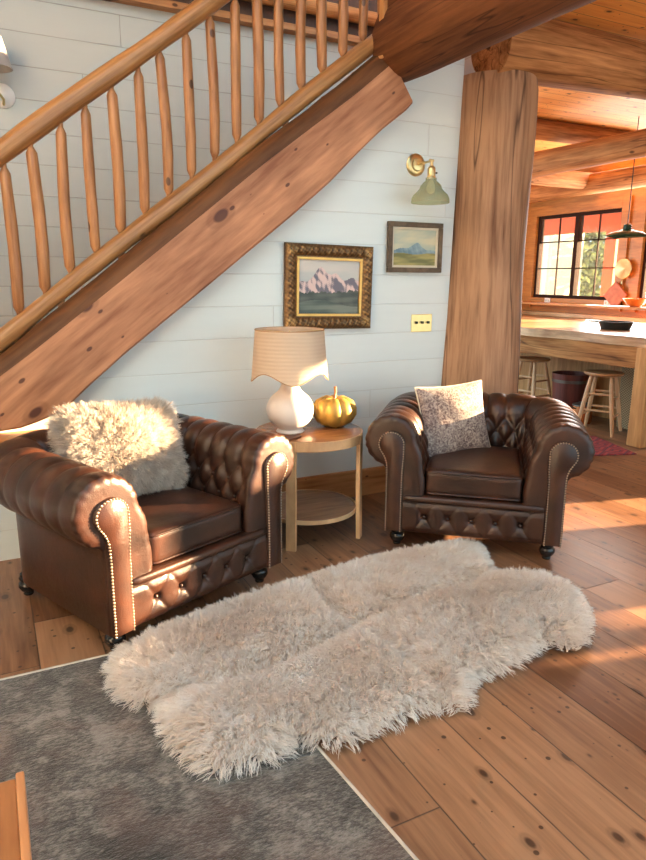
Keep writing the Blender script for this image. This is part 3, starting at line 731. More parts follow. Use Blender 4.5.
def sweep(i0, i1, cap0, cap1):
    rings = []
    idx = list(range(i0, i1+1))
    sfull = np.r_[dpt, np.full(len(PO), -1)]
    seq = [(i, 0.0, 0.0) for i in idx]
    rd = 0.035
    pre = [(idx[0], rd*(1-math.cos(a)), rd*math.sin(a)) for a in np.linspace(PI/2, 0.0, 6)[:-1]]
    if cap0: seq = [(idx[0], rd*(1-math.cos(a)), -rd*math.sin(a)*0.6) for a in np.linspace(PI/2, 0, 7)[:-1]]+seq
    if cap1: seq = seq+[(idx[-1], rd*(1-math.cos(a)), -rd*math.sin(a)*0.6) for a in np.linspace(0, PI/2, 7)[1:]]
    for (i, ins, fwd) in seq:
        x, y, nx, ny, uu = path[i]
        t = np.zeros(NP); e = 1.0
        dfront = (y-YF)-fwd*0
        v = tuft(uu, dpt); 
        endf = min(1.0, max(0.0, (abs(abs(uu)-UT/2)+0.0)/0.05)) if (abs(nx) == 1) else 1.0
        # near the front edge the tufts fade into short gathers
        amp = 0.030*(0.35+0.65*endf)
        t[:NT_] = (v-1)*amp+0.004
        gather = 0.0
        if ins > 0 or endf < 1:
            gth = -0.0045*np.abs(np.cos(PI*(dpt+0.006*np.sin(dpt*50))/0.046))**4*(1-endf if ins == 0 else 1)
            t[:NT_] += gth*np.clip((dpt-0.2)/0.08, 0, 1)
        fade = np.clip((dpt[-1]-dpt)/0.03, 0, 1); t[:NT_] *= fade
        Pq = PROF+nrm*(t-ins)[:, None] if nrm_out > 0 else PROF-nrm*(t-ins)[:, None]
        Pq[:, 1] = np.maximum(Pq[:, 1], 0.10)
        rings.append(np.c_[x+nx*Pq[:, 0], np.full(NP, 0)+y+ny*Pq[:, 0]+(fwd if abs(nx) == 1 else 0), Pq[:, 1]])
    V = np.vstack(rings); nr = len(rings)
    F = [(i*NP+j, i*NP+(j+1) % NP, (i+1)*NP+(j+1) % NP, (i+1)*NP+j) for i in range(nr-1) for j in range(NP)]
    F.append(tuple(range(NP))); F.append(tuple((nr-1)*NP+j for j in range(NP)))
    return V, F
# which side is outward? test at roll top
kt = 25+30
nrm_out = 1 if (nrm[kt]@(PROF[kt]-np.array(RC))) > 0 else -1
iA = 60+10; iB = len(path)-1-iA

def rbox(hx, hy, hz, r, n=14, crown=0.0, wave=None):
    """rounded box centred at the origin"""
    V = []; F = []; idx = {}
    def vid(p):
        k_ = tuple(round(c, 5) for c in p)
        if k_ not in idx: idx[k_] = len(V); V.append(p)
        return idx[k_]
    for ax in range(3):
        for sgn in (-1, 1):
            for i in range(n):
                for j in range(n):
                    q = []
                    for (a, b_) in ((i, j), (i+1, j), (i+1, j+1), (i, j+1)):
                        c = [0, 0, 0]; c[ax] = sgn; c[(ax+1) % 3] = -1+2*a/n; c[(ax+2) % 3] = -1+2*b_/n; q.append(vid(tuple(c)))
                    F.append(tuple(q) if sgn > 0 else tuple(q[::-1]))
    V = np.array(V, float); H = np.array([hx, hy, hz])
    # concentrate samples near the borders
    Vs = np.sign(V)*(1-(1-np.abs(V))**1.5)
    P = Vs*H; inn = np.clip(P, -(H-r), H-r); dl = P-inn; ln = np.linalg.norm(dl, axis=1); k_ = ln > 1e-9
    P[k_] = inn[k_]+dl[k_]/ln[k_][:, None]*r
    if crown:
        P[:, 2] += np.sign(P[:, 2])*crown*(1-(P[:, 0]/hx)**2)*(1-(P[:, 1]/hy)**2)*(np.abs(P[:, 2]) > hz*0.5)
    return P, F
def rring(hx, hy, r, z, n=6):
    pts = []
    for cx, cy, a0 in ((hx-r, hy-r, 0), (-hx+r, hy-r, 90), (-hx+r, -hy+r, 180), (hx-r, -hy+r, 270)):
        for a in np.linspace(a0, a0+90, n): pts.append((cx+r*math.cos(rad(a)), cy+r*math.sin(rad(a)), z))
    return pts+[pts[0]]

def make_armchair(loc, rz, label):
    root = empty('armchair', loc, rz, label, 'armchair')
    lm = M['leather']
    parts = {}
    for nm, a, b_, c0, c1 in (('armrest', 0, iA, True, False), ('backrest', iA, iB, False, False), ('armrest', iB, len(path)-1, False, True)):
        V, F = sweep(a, b_, c0, c1)
        mm = MB(); mm.add(V, F); o = mm.build(nm, lm, root, smooth=True, angle=75); parts[(nm, a)] = o
    # buttons
    bme = None
    for j in range(JR+1):
        s = S0+j*SV; off = 0.5*(j % 2)
        po = np.array([np.interp(s, dpt, PT[:, 0]), np.interp(s, dpt, PT[:, 1])])
        nn = np.array([np.interp(s, dpt, nrm[:NT_, 0]), np.interp(s, dpt, nrm[:NT_, 1])])*nrm_out
        for kk in range(-14, 15):
            uu = (kk+off)*SU
            if abs(uu) > UT/2-0.05: continue
            i = int(np.argmin(np.abs(path[:, 4]-uu))); x, y, nx, ny, _ = path[i]
            pq = po+nn*(-0.020)
            pos = (x+nx*pq[0], y+ny*pq[0], pq[1])
            if s < 0.12: continue
            par = parts[('backrest', iA)] if iA < i < iB else (parts[('armrest', 0)] if i <= iA else parts[('armrest', iB)])
            if bme is None:
                mb = MB(); mb.lathe([(0.0085, -0.004), (0.0085, 0.0), (0.006, 0.0035), (0.0, 0.005)], 10); bo = mb.build('button', lm, par, smooth=True, angle=80); bme = bo.data
            else:
                bo = bpy.data.objects.new('button', bme); COL.objects.link(bo); bo.parent = par
            bo.location = pos; bo.rotation_euler = Vector((nx*nn[0], ny*nn[0], nn[1])).to_track_quat('Z', 'Y').to_euler()
    # front scroll panels with nailheads
    yf = YF-0.026
    for sg in (-1, 1):
        O = []
        hc = (0.166, 0.572); hr = 0.070
        O += [(0.104, 0.106), (0.104, 0.30), (0.102, 0.44), (0.098, 0.50)]
        O += [(hc[0]+hr*math.cos(rad(a)), hc[1]+hr*math.sin(rad(a))) for a in np.linspace(170, -42, 26)]
        O += [(0.203, 0.500), (0.194, 0.47), (0.192, 0.42), (0.192, 0.106)]
        O = np.array(O); X = sg*(W_IN+O[:, 0])
        cen = O.mean(0)
        mm = MB(); k_ = len(O)
        # bulged panel: outer ring, inner ring raised
        def inset(O, dlt):
            n_ = np.roll(O, -1, 0)-np.roll(O, 1, 0); n_ = np.c_[-n_[:, 1], n_[:, 0]]; n_ /= np.linalg.norm(n_, axis=1)[:, None]
            return O-n_*dlt
        r0 = O; sgn_in = 1
        t_ = inset(O, 0.01)
        if t_[:, 0].ptp() > O[:, 0].ptp() if hasattr(t_, 'ptp') else np.ptp(t_[:, 0]) > np.ptp(O[:, 0]): sgn_in = -1
        r1 = inset(O, 0.002*sgn_in); r2 = inset(O, 0.010*sgn_in)
        V = [(sg*(W_IN+a), yf+0.012, b_) for a, b_ in r0]+[(sg*(W_IN+a), yf-0.004, b_) for a, b_ in r1]+[(sg*(W_IN+a), yf-0.012, b_) for a, b_ in r2]
        F = [(q*k_+i, q*k_+(i+1) % k_, (q+1)*k_+(i+1) % k_, (q+1)*k_+i) for q in range(2) for i in range(k_)]+[tuple(2*k_+i for i in range(k_))]
        mm.add(V, F); fp = mm.build('front_panel', lm, root, smooth=True, angle=50)
        # nailheads round the outline (one strip of trim)
        q = np.vstack([inset(O, 0.006*sgn_in)]); dd = np.r_[0, np.cumsum(np.hypot(*np.diff(q, axis=0).T))]
        nm_ = MB(); cnt = int(dd[-1]/0.0125)
        for s in np.linspace(0, dd[-1], cnt):
            a = np.interp(s, dd, q[:, 0]); b_ = np.interp(s, dd, q[:, 1])
            V = []; n6 = 8
            for rr_, h_ in ((0.0048, 0.0), (0.0040, 0.0028), (0.002, 0.0044)):
                V += [(sg*(W_IN+a)+rr_*math.cos(2*PI*t/n6), yf-0.009-h_, b_+rr_*math.sin(2*PI*t/n6)) for t in range(n6)]
            V.append((sg*(W_IN+a), yf-0.009-0.005, b_))
            F = [(l*n6+t, l*n6+(t+1) % n6, (l+1)*n6+(t+1) % n6, (l+1)*n6+t) for l in range(2) for t in range(n6)]+[(2*n6+t, 2*n6+(t+1) % n6, 3*n6) for t in range(n6)]
            nm_.add(V, F)
        nm_.build('nailhead_trim', M['nail'], fp, smooth=True, angle=80)['label'] = 'row of brass nailheads'
    # seat deck and front rail
    MB().box(-W_IN-0.10, W_IN+0.10, YF+0.03, YB+0.12, 0.12, 0.285, 0.01).build('seat_deck', lm, root)
    P, F = rbox(W_IN+0.10, 0.03, 0.018, 0.016, 10); P += np.array([0, YF-0.004, 0.288]); mm = MB(); mm.add(P, F); mm.build('rail_roll', lm, root, smooth=True, angle=80)
    nx_, nz_ = 120, 36; X_ = np.linspace(-W_IN-0.103, W_IN+0.103, nx_); Z_ = np.linspace(0.103, 0.272, nz_)
    A, B = np.meshgrid(X_, Z_, indexing='ij')
    y_ = np.full(A.shape, YF-0.012)
    bs = [-0.24, -0.12, 0.0, 0.12, 0.24]
    e = np.minimum(np.minimum((B-0.103)/0.03, (0.272-B)/0.03), 1); y_ -= 0.016*np.sqrt(np.clip(e, 0, 1))
    for bx in bs:
        r_ = np.hypot(A-bx, (B-0.19)*1.0); y_ += 0.018*np.exp(-(r_/0.022)**1.2)
        for dx, dz in ((0.06, 0.085), (-0.06, 0.085), (0.06, -0.085), (-0.06, -0.085)):
            tt = np.clip(((A-bx)*dx+(B-0.19)*dz)/(dx*dx+dz*dz), 0, 1); rr_ = np.hypot(A-bx-tt*dx, B-0.19-tt*dz); y_ += 0.006*np.exp(-(rr_/0.008)**1.3)*(1-tt*0.5)
    V = list(np.c_[A.ravel(), y_.ravel(), B.ravel()]); nb = len(V); Ii = np.arange(nx_*nz_).reshape(nx_, nz_)
    F = [(Ii[i, j], Ii[i+1, j], Ii[i+1, j+1], Ii[i, j+1]) for i in range(nx_-1) for j in range(nz_-1)]
    fr = raw('front_rail', np.array(V), F, lm, root, True)
    sm_ = fr.modifiers.new('thick', 'SOLIDIFY'); sm_.thickness = 0.02; sm_.offset = -1
    for bx in bs:
        bo = bpy.data.objects.new('button', bme); COL.objects.link(bo); bo.parent = fr; bo.location = (bx, YF-0.014, 0.19); bo.rotation_euler = (PI/2, 0, 0)
    # cushion
    P, F = rbox(W_IN-0.006, 0.315, 0.068, 0.030, 18, 0.022)
    P[:, 2] += 0.004*np.sin(P[:, 0]*14+P[:, 1]*9)*(P[:, 2] > 0)
    P += np.array([0, YF+0.318, 0.372]); mm = MB(); mm.add(P, F); cu = mm.build('seat_cushion', lm, root, smooth=True, angle=80)
    for zz in (0.428, 0.316):
        mm = MB(); pts = [(a, b_+YF+0.318, c+zz) for a, b_, c in rring(W_IN-0.008, 0.313, 0.035, 0)]; mm.tube(pts, 0.0055, 8); mm.build('piping', lm, cu, smooth=True, angle=80)
    # feet
    for fx in (-0.385, 0.385):
        for fy in (-0.395, 0.30):
            mm = MB(); mm.lathe([(0.0, 0.0), (0.018, 0.0), (0.022, 0.006), (0.019, 0.014), (0.030, 0.024), (0.040, 0.042), (0.038, 0.060), (0.028, 0.070), (0.034, 0.076), (0.036, 0.084), (0.030, 0.092), (0.030, 0.102), (0.0, 0.102)], 24, (fx, fy, 0))
            mm.build('foot', M['black'], root, smooth=True, angle=60)
    return root
chL = make_armchair((0.519, -0.690, 0), 0.402, 'brown leather tufted armchair on the left, holding the shaggy fleece pillow')
chR = make_armchair((2.412, -0.754, 0), -0.715, 'dark brown leather tufted armchair on the right, in front of the log post')

# ------------------------------------------------------------------ cushions
def square_pillow(hx, hz, t, n=40):
    A, B = np.meshgrid(np.linspace(-1, 1, n), np.linspace(-1, 1, n), indexing='ij')
    pin = 1-0.07*(1-np.abs(B)**2); pin2 = 1-0.07*(1-np.abs(A)**2)
    X = A*hx*pin; Z = B*hz*pin2
    th = t*((1-A**2).clip(0)**0.5*(1-B**2).clip(0)**0.5)**0.8
    th *= 1+0.06*np.sin(A*5+B*3)
    Vf = np.c_[X.ravel(), -th.ravel(), Z.ravel()]; Vb = np.c_[X.ravel(), th.ravel(), Z.ravel()]
    I = np.arange(n*n).reshape(n, n); F = []
    for i in range(n-1):
        for j in range(n-1):
            F.append((I[i, j], I[i+1, j], I[i+1, j+1], I[i, j+1])); F.append(tuple(n*n+q for q in (I[i, j], I[i, j+1], I[i+1, j+1], I[i+1, j])))
    per = [(A[i, 0]*0+X[i, 0], 0, Z[i, 0]) for i in range(n)]+[(X[-1, j], 0, Z[-1, j]) for j in range(1, n)]+[(X[i, -1], 0, Z[i, -1]) for i in range(n-2, -1, -1)]+[(X[0, j], 0, Z[0, j]) for j in range(n-2, -1, -1)]
    return np.vstack([Vf, Vb]), F, per
V, F, per = square_pillow(0.215, 0.205, 0.062)
tp = empty('throw_pillow', (0, 0, 0), 0, 'square grey and mauve paisley cushion leaning in the right armchair', 'cushion')
mm = MB(); mm.add(V, F); o = mm.build('cover', M['cushion'], tp, smooth=True, angle=89)
mm = MB(); mm.tube(per, 0.004, 6); mm.build('piping', M['linen'], tp, smooth=True)
tp.matrix_world = Matrix.Translation((2.412, -0.754, 0)) @ Matrix.Rotation(-0.715, 4, 'Z') @ Matrix.Translation((-0.135, -0.005, 0.618)) @ Matrix.Rotation(rad(34), 4, 'Z') @ Matrix.Rotation(rad(-16), 4, 'X') @ Matrix.Rotation(rad(-3), 4, 'Y')

# shaggy pillow in the left chair
Ml = Matrix.Translation((0.519, -0.690, 0)) @ Matrix.Rotation(0.402, 4, 'Z') @ Matrix.Translation((-0.030, 0.050, 0.640)) @ Matrix.Rotation(rad(-12), 4, 'Z') @ Matrix.Rotation(rad(-24), 4, 'X') @ Matrix.Rotation(rad(2), 4, 'Y')
V, F, per = square_pillow(0.225, 0.165, 0.07, 30)
F = np.array(F); R3 = np.array(Ml.to_3x3()); T3 = np.array(Ml.translation)
tri = V[F[:, [0, 1, 2, 3]]]; ar = np.linalg.norm(np.cross(tri[:, 2]-tri[:, 0], tri[:, 3]-tri[:, 1]), axis=1)/2; nnf = np.cross(tri[:, 1]-tri[:, 0], tri[:, 3]-tri[:, 0]); cf = tri.mean(1)
nnf = np.where(cf[:, 1:2]*nnf[:, 1:2] < 0, -nnf, nnf); nnf /= np.linalg.norm(nnf, axis=1)[:, None]+1e-12
ar *= np.where(cf[:, 1] < 0, 1.0, 0.45)
nP = 52000; fi = rng.choice(len(F), nP, p=ar/ar.sum()); a = rng.uniform(0, 1, (nP, 1)); b_ = rng.uniform(0, 1, (nP, 1)); tq = tri[fi]
Pq = (tq[:, 0]*(1-a)+tq[:, 1]*a)*(1-b_)+(tq[:, 3]*(1-a)+tq[:, 2]*a)*b_
Nq = nnf[fi]; Dq = Pq*np.array([4.2, 0, 4.2]); Dq[:, 2] -= 0.10
Pw = Pq@R3.T+T3; Nw = Nq@R3.T; Dw = Dq@R3.T; Vw = V@R3.T+T3
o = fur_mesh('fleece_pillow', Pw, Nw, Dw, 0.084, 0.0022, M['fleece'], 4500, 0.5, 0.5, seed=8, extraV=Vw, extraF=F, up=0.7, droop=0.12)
tag(o, 'shaggy cream and grey fleece pillow leaning in the left armchair', 'pillow')

# ------------------------------------------------------------------ side table, lamp, pumpkin
TC = (1.512, -0.43); TZ = 0.588
tb = empty('side_table', (TC[0], TC[1], 0), 0, 'round two-tier wooden side table between the armchairs', 'side table')
mm = MB(); mm.lathe([(0.0, TZ-0.006), (0.285, TZ-0.006), (0.290, TZ), (0.284, TZ+0.003), (0.0, TZ+0.003)], 72); mm.build('tabletop', M['table'], tb, smooth=True, angle=30)
mm = MB(); mm.lathe([(0.272, TZ-0.052), (0.292, TZ-0.052), (0.294, TZ-0.049), (0.294, TZ-0.002), (0.290, TZ+0.001), (0.272, TZ-0.008)], 72); mm.f = [f for f in mm.f if len(f) == 4]; mm.build('apron', M['tableedge'], tb, smooth=True, angle=30)
mm = MB(); mm.lathe([(0.0, 0.140), (0.258, 0.140), (0.262, 0.144), (0.262, 0.152), (0.258, 0.156), (0.0, 0.156)], 72); mm.build('shelf', M['table'], tb, smooth=True, angle=30)
mm = MB(); mm.lathe([(0.2615, 0.137), (0.267, 0.137), (0.267, 0.159), (0.2615, 0.159)], 72); mm.f = [f for f in mm.f if len(f) == 4]; mm.build('shelf_edge', M['tableedge'], tb, smooth=True, angle=30)
for a in (226, 316, 108):
    ca, sa = math.cos(rad(a)), math.sin(rad(a)); Mx = Matrix.Rotation(rad(a), 4, 'Z')
    mm = MB()
    for zz0, zz1, r0_, r1_ in ((0.0, 0.30, 0.292, 0.286), (0.30, TZ-0.006, 0.286, 0.286)):
        V = []
        for zz, rr_ in ((zz0, r0_), (zz1, r1_)):
            for dx, dy in ((-0.011, -0.026), (0.011, -0.026), (0.011, 0.026), (-0.011, 0.026)):
                p = Mx @ Vector((rr_+dx, dy, zz)); V.append(p[:])
        mm.add(V, [(0, 1, 5, 4), (1, 2, 6, 5), (2, 3, 7, 6), (3, 0, 4, 7), (0, 3, 2, 1), (4, 5, 6, 7)])
    mm.build('leg', M['tableedge'], tb)
TT = TZ+0.003
LX, LY = 1.395, -0.44
lp = empty('table_lamp', (LX, LY, TT), 0, 'white gourd table lamp with scalloped cream shade on the side table', 'lamp')
gp = [(0.0, 0.0), (0.070, 0.0), (0.076, 0.006), (0.070, 0.014), (0.064, 0.020)]
gp += [(0.126*math.sin(rad(a)), 0.122-0.112*math.cos(rad(a))) for a in np.linspace(34, 142, 24)]
gp += [(0.062, 0.224), (0.052, 0.240), (0.045, 0.262), (0.042, 0.290), (0.046, 0.312), (0.0, 0.316)]
mm = MB(); mm.lathe(gp, 48); mm.build('base', M['ceramic'], lp, smooth=True, angle=40)
mm = MB(); mm.lathe([(0.012, 0.312), (0.012, 0.36), (0.004, 0.365), (0.004, 0.535), (0.0, 0.54)], 12); mm.build('stem', M['brass'], lp, smooth=True)
RB, RT, ZB, ZT = 0.202, 0.180, 0.283, 0.545
n1, n2 = 120, 24; V = []
for ly, off in ((0, 0), (1, -0.003)):
    for i in range(n2+1):
        for k_ in range(n1):
            a = 2*PI*k_/n1; t = i/n2
            zb = ZB+0.022-0.026*math.cos(4*(a-rad(-18))+PI*0)
            z = zb+(ZT-zb)*t; r_ = RB+(RT-RB)*((z-ZB)/(ZT-ZB))+off
            V.append((r_*math.cos(a), r_*math.sin(a), z))
F = []; nn_ = (n2+1)*n1
for ly in (0, 1):
    for i in range(n2):
        for k_ in range(n1):
            F.append(tuple(ly*nn_+q for q in (i*n1+k_, i*n1+(k_+1) % n1, (i+1)*n1+(k_+1) % n1, (i+1)*n1+k_)))
for k_ in range(n1): F.append((k_, (k_+1) % n1, nn_+(k_+1) % n1, nn_+k_)); F.append((n2*n1+k_, n2*n1+(k_+1) % n1, nn_+n2*n1+(k_+1) % n1, nn_+n2*n1+k_))
mm = MB(); mm.add(V, F); sh_ = mm.build('lamp_shade', M['shade'], lp, smooth=True, angle=60)
mm = MB(); pts = [V[k_] for k_ in range(n1)]+[V[0]]; mm.tube(pts, 0.0028, 6); mm.build('edge_trim', M['copper'] if False else plain('tan_shade_trim', (0.45, 0.27, 0.14), 0.7), sh_, smooth=True)
mm = MB(); pts = [V[n2*n1+k_] for k_ in range(n1)]+[V[n2*n1]]; mm.tube(pts, 0.0028, 6); mm.build('edge_trim', bpy.data.materials['tan_shade_trim'], sh_, smooth=True)
mm = MB()
for a in (0, 120, 240): mm.tube([(0, 0, 0.53), (RT*math.cos(rad(a)), RT*math.sin(rad(a)), 0.535)], 0.002, 6)
mm.build('spider', M['brass'], sh_, smooth=True)

PX, PY = 1.675, -0.415
pk = empty('pumpkin', (PX, PY, TT), 0, 'small golden ribbed pumpkin ornament on the side table', 'ornament')
def pf(r, z, a):
    r *= 1.20; z *= 1.36
    k_ = abs(math.sin(4*a+0.4))**0.4
    return (r*(0.82+0.18*k_), z*(0.94+0.06*k_))
mm = MB(); mm.lathe([(0.0, 0.006), (0.045, 0.002), (0.082, 0.018), (0.104, 0.050), (0.104, 0.078), (0.086, 0.108), (0.055, 0.122), (0.025, 0.119), (0.0, 0.112)], 96, fn=pf); mm.build('body', M['gold'], pk, smooth=True, angle=80)
mm = MB(); mm.tube([(0, 0, 0.140), (0.002, 0, 0.165), (0.006, 0.0, 0.195), (0.004, 0.0, 0.222)], [0.014, 0.008, 0.007, 0.009], 8); mm.build('stem', M['baluster'], pk, smooth=True)
tag(MB().box(-0.09, 0.09, -0.03, 0.03, 0, 0.010, 0.002).build('notebook', M['notebook'], loc=(1.300, -0.605, TT), rot=(0, 0, rad(28))), 'thin dark brown leather case at the front edge of the side table', 'case')

# ------------------------------------------------------------------ pictures
def carved_frame(w2, h2, fw, dep, name, mat, parent, relief=0.008, n_u=70, n_v=22):
    """picture-frame moulding on the XZ plane facing -Y; outer half sizes w2,h2"""
    V = []; F = []; rel = []
    prof = lambda t: dep*(0.45+0.55*math.sin(PI*min(1, t*1.15))**0.7)
    cor = [(-w2, -h2), (w2, -h2), (w2, h2), (-w2, h2)]
    for s in range(4):
        a = np.array(cor[s]); b_ = np.array(cor[(s+1) % 4]); L = np.linalg.norm(b_-a); dr = (b_-a)/L; inn = np.array([-dr[1], dr[0]])
        base = len(V)
        for i in range(n_u+1):
            for j in range(n_v+1):
                t = j/n_v; o_ = t*fw; p = a+dr*(o_+(L-2*o_)*i/n_u)+inn*o_
                q = (o_+(L-2*o_)*i/n_u)
                edge = math.sin(PI*t)
                wv = math.sin(q*2*PI/0.042+8*t)*math.cos(t*9)+0.6*math.sin(q*2*PI/0.021-t*14)
                cornerb = 0.8*math.exp(-(min(q, L-q)-0.03)**2/0.0012)
                rl = (wv*0.5+cornerb)*edge+0.35*math.sin(q*71+t*23+s)*math.sin(q*133-t*31)*edge
                V.append((p[0], -(prof(t)+relief*rl), p[1])); rel.append(0.5+0.35*rl)
        for i in range(n_u):
            for j in range(n_v): F.append((base+i*(n_v+1)+j, base+(i+1)*(n_v+1)+j, base+(i+1)*(n_v+1)+j+1, base+i*(n_v+1)+j+1))
        # outer side down to the wall
        q0 = len(V); V += [(a[0], 0, a[1]), (b_[0], 0, b_[1])]; rel += [0.3, 0.3]
        F.append((q0, q0+1, base+n_u*(n_v+1), base))
    o = raw(name, np.array(V), F, mat, parent, True)
    at = o.data.attributes.new('rel', 'FLOAT', 'POINT'); at.data.foreach_set('value', np.array(rel, np.float32))
    try: o.data.set_sharp_from_angle(angle=rad(60))
    except Exception: pass
    return o
def fbm(X, Y, seed, octv=5, f0=2.0):
    r = np.random.default_rng(seed); out = np.zeros_like(X); a = 1; f = f0
    for _ in range(octv):
        for _k in range(3):
            th = r.uniform(0, 2*PI); ph = r.uniform(0, 2*PI); out += a*np.sin(f*(X*math.cos(th)+Y*math.sin(th))+ph)/2
        a *= 0.55; f *= 2.1
    return out
def painting(name, w2, h2, fn, parent, y, nx=150, ny=110):
    A, B = np.meshgrid(np.linspace(0, 1, nx), np.linspace(0, 1, ny), indexing='ij'); C = fn(A, B)
    V = np.c_[(A.ravel()*2-1)*w2, np.full(A.size, y), (B.ravel()*2-1)*h2]; I = np.arange(nx*ny).reshape(nx, ny)
    F = np.stack([I[:-1, :-1].ravel(), I[1:, :-1].ravel(), I[1:, 1:].ravel(), I[:-1, 1:].ravel()], 1)
    o = raw(name, V, F, M['paint'], parent, True)
    at = o.data.attributes.new('paint', 'FLOAT_COLOR', 'POINT'); cc = np.c_[C.reshape(-1, 3), np.ones(nx*ny)]; at.data.foreach_set('color', cc.astype(np.float32).ravel())
    return o
def lerp(a, b, t): t = np.clip(t, 0, 1)[..., None]; return np.array(a)*(1-t)+np.array(b)*t
def mountains(A, B):
    sky = lerp((0.36, 0.42, 0.44), (0.52, 0.50, 0.47), 0.5+0.35*fbm(A*1.2, B*5, 3)+0.4*(B-0.7))
    ridge = 0.60+0.24*np.exp(-((A-0.36)/0.13)**2)+0.17*np.exp(-((A-0.60)/0.10)**2)+0.05*np.exp(-((A-0.85)/0.12)**2)+0.022*fbm(A, A*0, 11, 5, 16)
    rock = lerp((0.13, 0.12, 0.16), (0.62, 0.47, 0.45), 0.45+1.5*fbm(A*1.5+B*0.8, B*1.0, 5, 5, 15)+0.8*(B-0.62))
    tree = 0.36+0.035*np.abs(fbm(A, A*0, 17, 5, 25))+0.05*A
    forest = lerp((0.030, 0.045, 0.042), (0.10, 0.12, 0.10), 0.45+0.4*fbm(A, B*2, 7, 5, 12))
    water = lerp((0.05, 0.075, 0.065), (0.16, 0.19, 0.16), 0.4+0.5*fbm(A*0.5, B*5, 9, 4, 6))
    C = np.where((B > ridge)[..., None], sky, rock); C = np.where((B < tree)[..., None], forest, C); C = np.where((B < 0.20+0.06*np.sin(A*5))[..., None], water, C)
    return C
def meadow(A, B):
    sky = lerp((0.36, 0.42, 0.36), (0.55, 0.52, 0.36), 0.5+0.4*fbm(A, B*3, 21, 4, 5)+0.3*(B-0.6))
    ridge = 0.42+0.20*np.exp(-((A-0.55)/0.17)**2)+0.06*np.exp(-((A-0.2)/0.15)**2)+0.012*fbm(A, A*0, 22, 4, 20)
    mt = lerp((0.10, 0.18, 0.24), (0.25, 0.36, 0.40), 0.5+0.5*fbm(A, B, 23, 4, 12))
    gr = lerp((0.14, 0.14, 0.04), (0.36, 0.31, 0.10), 0.5+0.5*fbm(A*0.6, B*4, 24, 5, 9))
    C = np.where((B > ridge)[..., None], sky, mt); return np.where((B < 0.33+0.02*np.sin(A*9))[..., None], gr, C)
pc = empty('framed_painting', (1.840, -0.012, 1.343), 0, 'oil painting of pale mountains in an ornate carved gilt frame', 'painting')
pc.rotation_euler = (0, rad(1.2), 0)
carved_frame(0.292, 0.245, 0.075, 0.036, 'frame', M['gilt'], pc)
m_ = MB()
for x0, x1, z0, z1 in ((-0.218, 0.218, 0.155, 0.171), (-0.218, 0.218, -0.171, -0.155), (-0.218, -0.202, -0.155, 0.155), (0.202, 0.218, -0.155, 0.155)): m_.box(x0, x1, -0.024, -0.002, z0, z1, 0.003)
m_.build('liner', M['giltliner'], pc)
painting('canvas', 0.204, 0.157, mountains, pc, -0.010)
pc2 = empty('framed_painting', (2.443, -0.012, 1.585), 0, 'small framed landscape of a blue hill over a yellow meadow, near the post', 'painting')
m_ = MB(); a_, b_, f_ = 0.203, 0.152, 0.030
for x0, x1, z0, z1 in ((-a_, a_, b_-f_, b_), (-a_, a_, -b_, -b_+f_), (-a_, -a_+f_, -b_+f_, b_-f_), (a_-f_, a_, -b_+f_, b_-f_)): m_.box(x0, x1, -0.026, 0.0, z0, z1, 0.004)
m_.build('frame', M['greyframe'], pc2)
m_ = MB(); a_, b_, f_ = 0.173, 0.122, 0.014
for x0, x1, z0, z1 in ((-a_, a_, b_-f_, b_), (-a_, a_, -b_, -b_+f_), (-a_, -a_+f_, -b_+f_, b_-f_), (a_-f_, a_, -b_+f_, b_-f_)): m_.box(x0, x1, -0.016, 0.0, z0, z1, 0.002)
m_.build('liner', M['linen'], pc2)
painting('canvas', 0.160, 0.109, meadow, pc2, -0.008, 110, 80)

# ------------------------------------------------------------------ switch plate, wall sconces
sw = empty('switch_plate', (2.528, 0, 1.113), 0, 'brass triple light switch plate on the white wall beside the post', 'switch plate')
MB().box(-0.080, 0.080, -0.008, 0.0, -0.057, 0.057, 0.003).build('plate', M['brass'], sw)
for dx in (-0.046, 0.0, 0.046):
    MB().box(dx-0.006, dx+0.006, -0.024, -0.008, -0.004, 0.012, 0.002).build('toggle', M['pan'], sw)
    for dz in (-0.03, 0.03): mm = MB(); mm.tube([(dx, -0.0075, dz), (dx, -0.0095, dz)], 0.0035, 8); mm.build('screw', M['brass'], sw)
SX, SZ = 2.440, 2.075
sc = empty('wall_sconce', (SX, 0, SZ), 0, 'brass wall sconce with ribbed green glass bell shade above the small painting', 'wall lamp')
mm = MB(); mm.lathe([(0.0, 0.0), (0.066, 0.0), (0.066, 0.008), (0.058, 0.016), (0.040, 0.018), (0.034, 0.030), (0.0, 0.034)], 36); mm.build('backplate', M['brass'], sc, smooth=True, angle=40, rot=(PI/2, 0, 0))
AY = -0.19
mm = MB(); mm.tube([(0, -0.03, 0), (-0.008, -0.10, -0.002), (-0.015, AY, -0.004)], 0.0065, 10); mm.tube([(-0.030, AY, -0.002), (-0.002, AY, -0.002)], 0.008, 10); mm.build('arm', M['brass'], sc, smooth=True)
hx_ = -0.013
mm = MB(); mm.lathe([(0.0, 0.0), (0.008, -0.004), (0.010, -0.030), (0.020, -0.038), (0.024, -0.050), (0.023, -0.088), (0.026, -0.091), (0.026, -0.102), (0.0, -0.104)], 20, (hx_, AY, 0)); mm.build('socket', M['brass'], sc, smooth=True, angle=45)
mm = MB(); mm.tube([(hx_+0.022, AY, -0.068), (hx_+0.040, AY, -0.068)], [0.003, 0.006], 8); mm.build('switch_knob', M['pan'], sc, smooth=True)
def rib(r, z, a): return (r*(1+0.015*math.sin(28*a)), z)
outer = [(0.032, -0.098), (0.032, -0.114), (0.044, -0.124), (0.060, -0.142), (0.066, -0.160), (0.082, -0.178), (0.100, -0.194), (0.110, -0.214), (0.113, -0.240)]
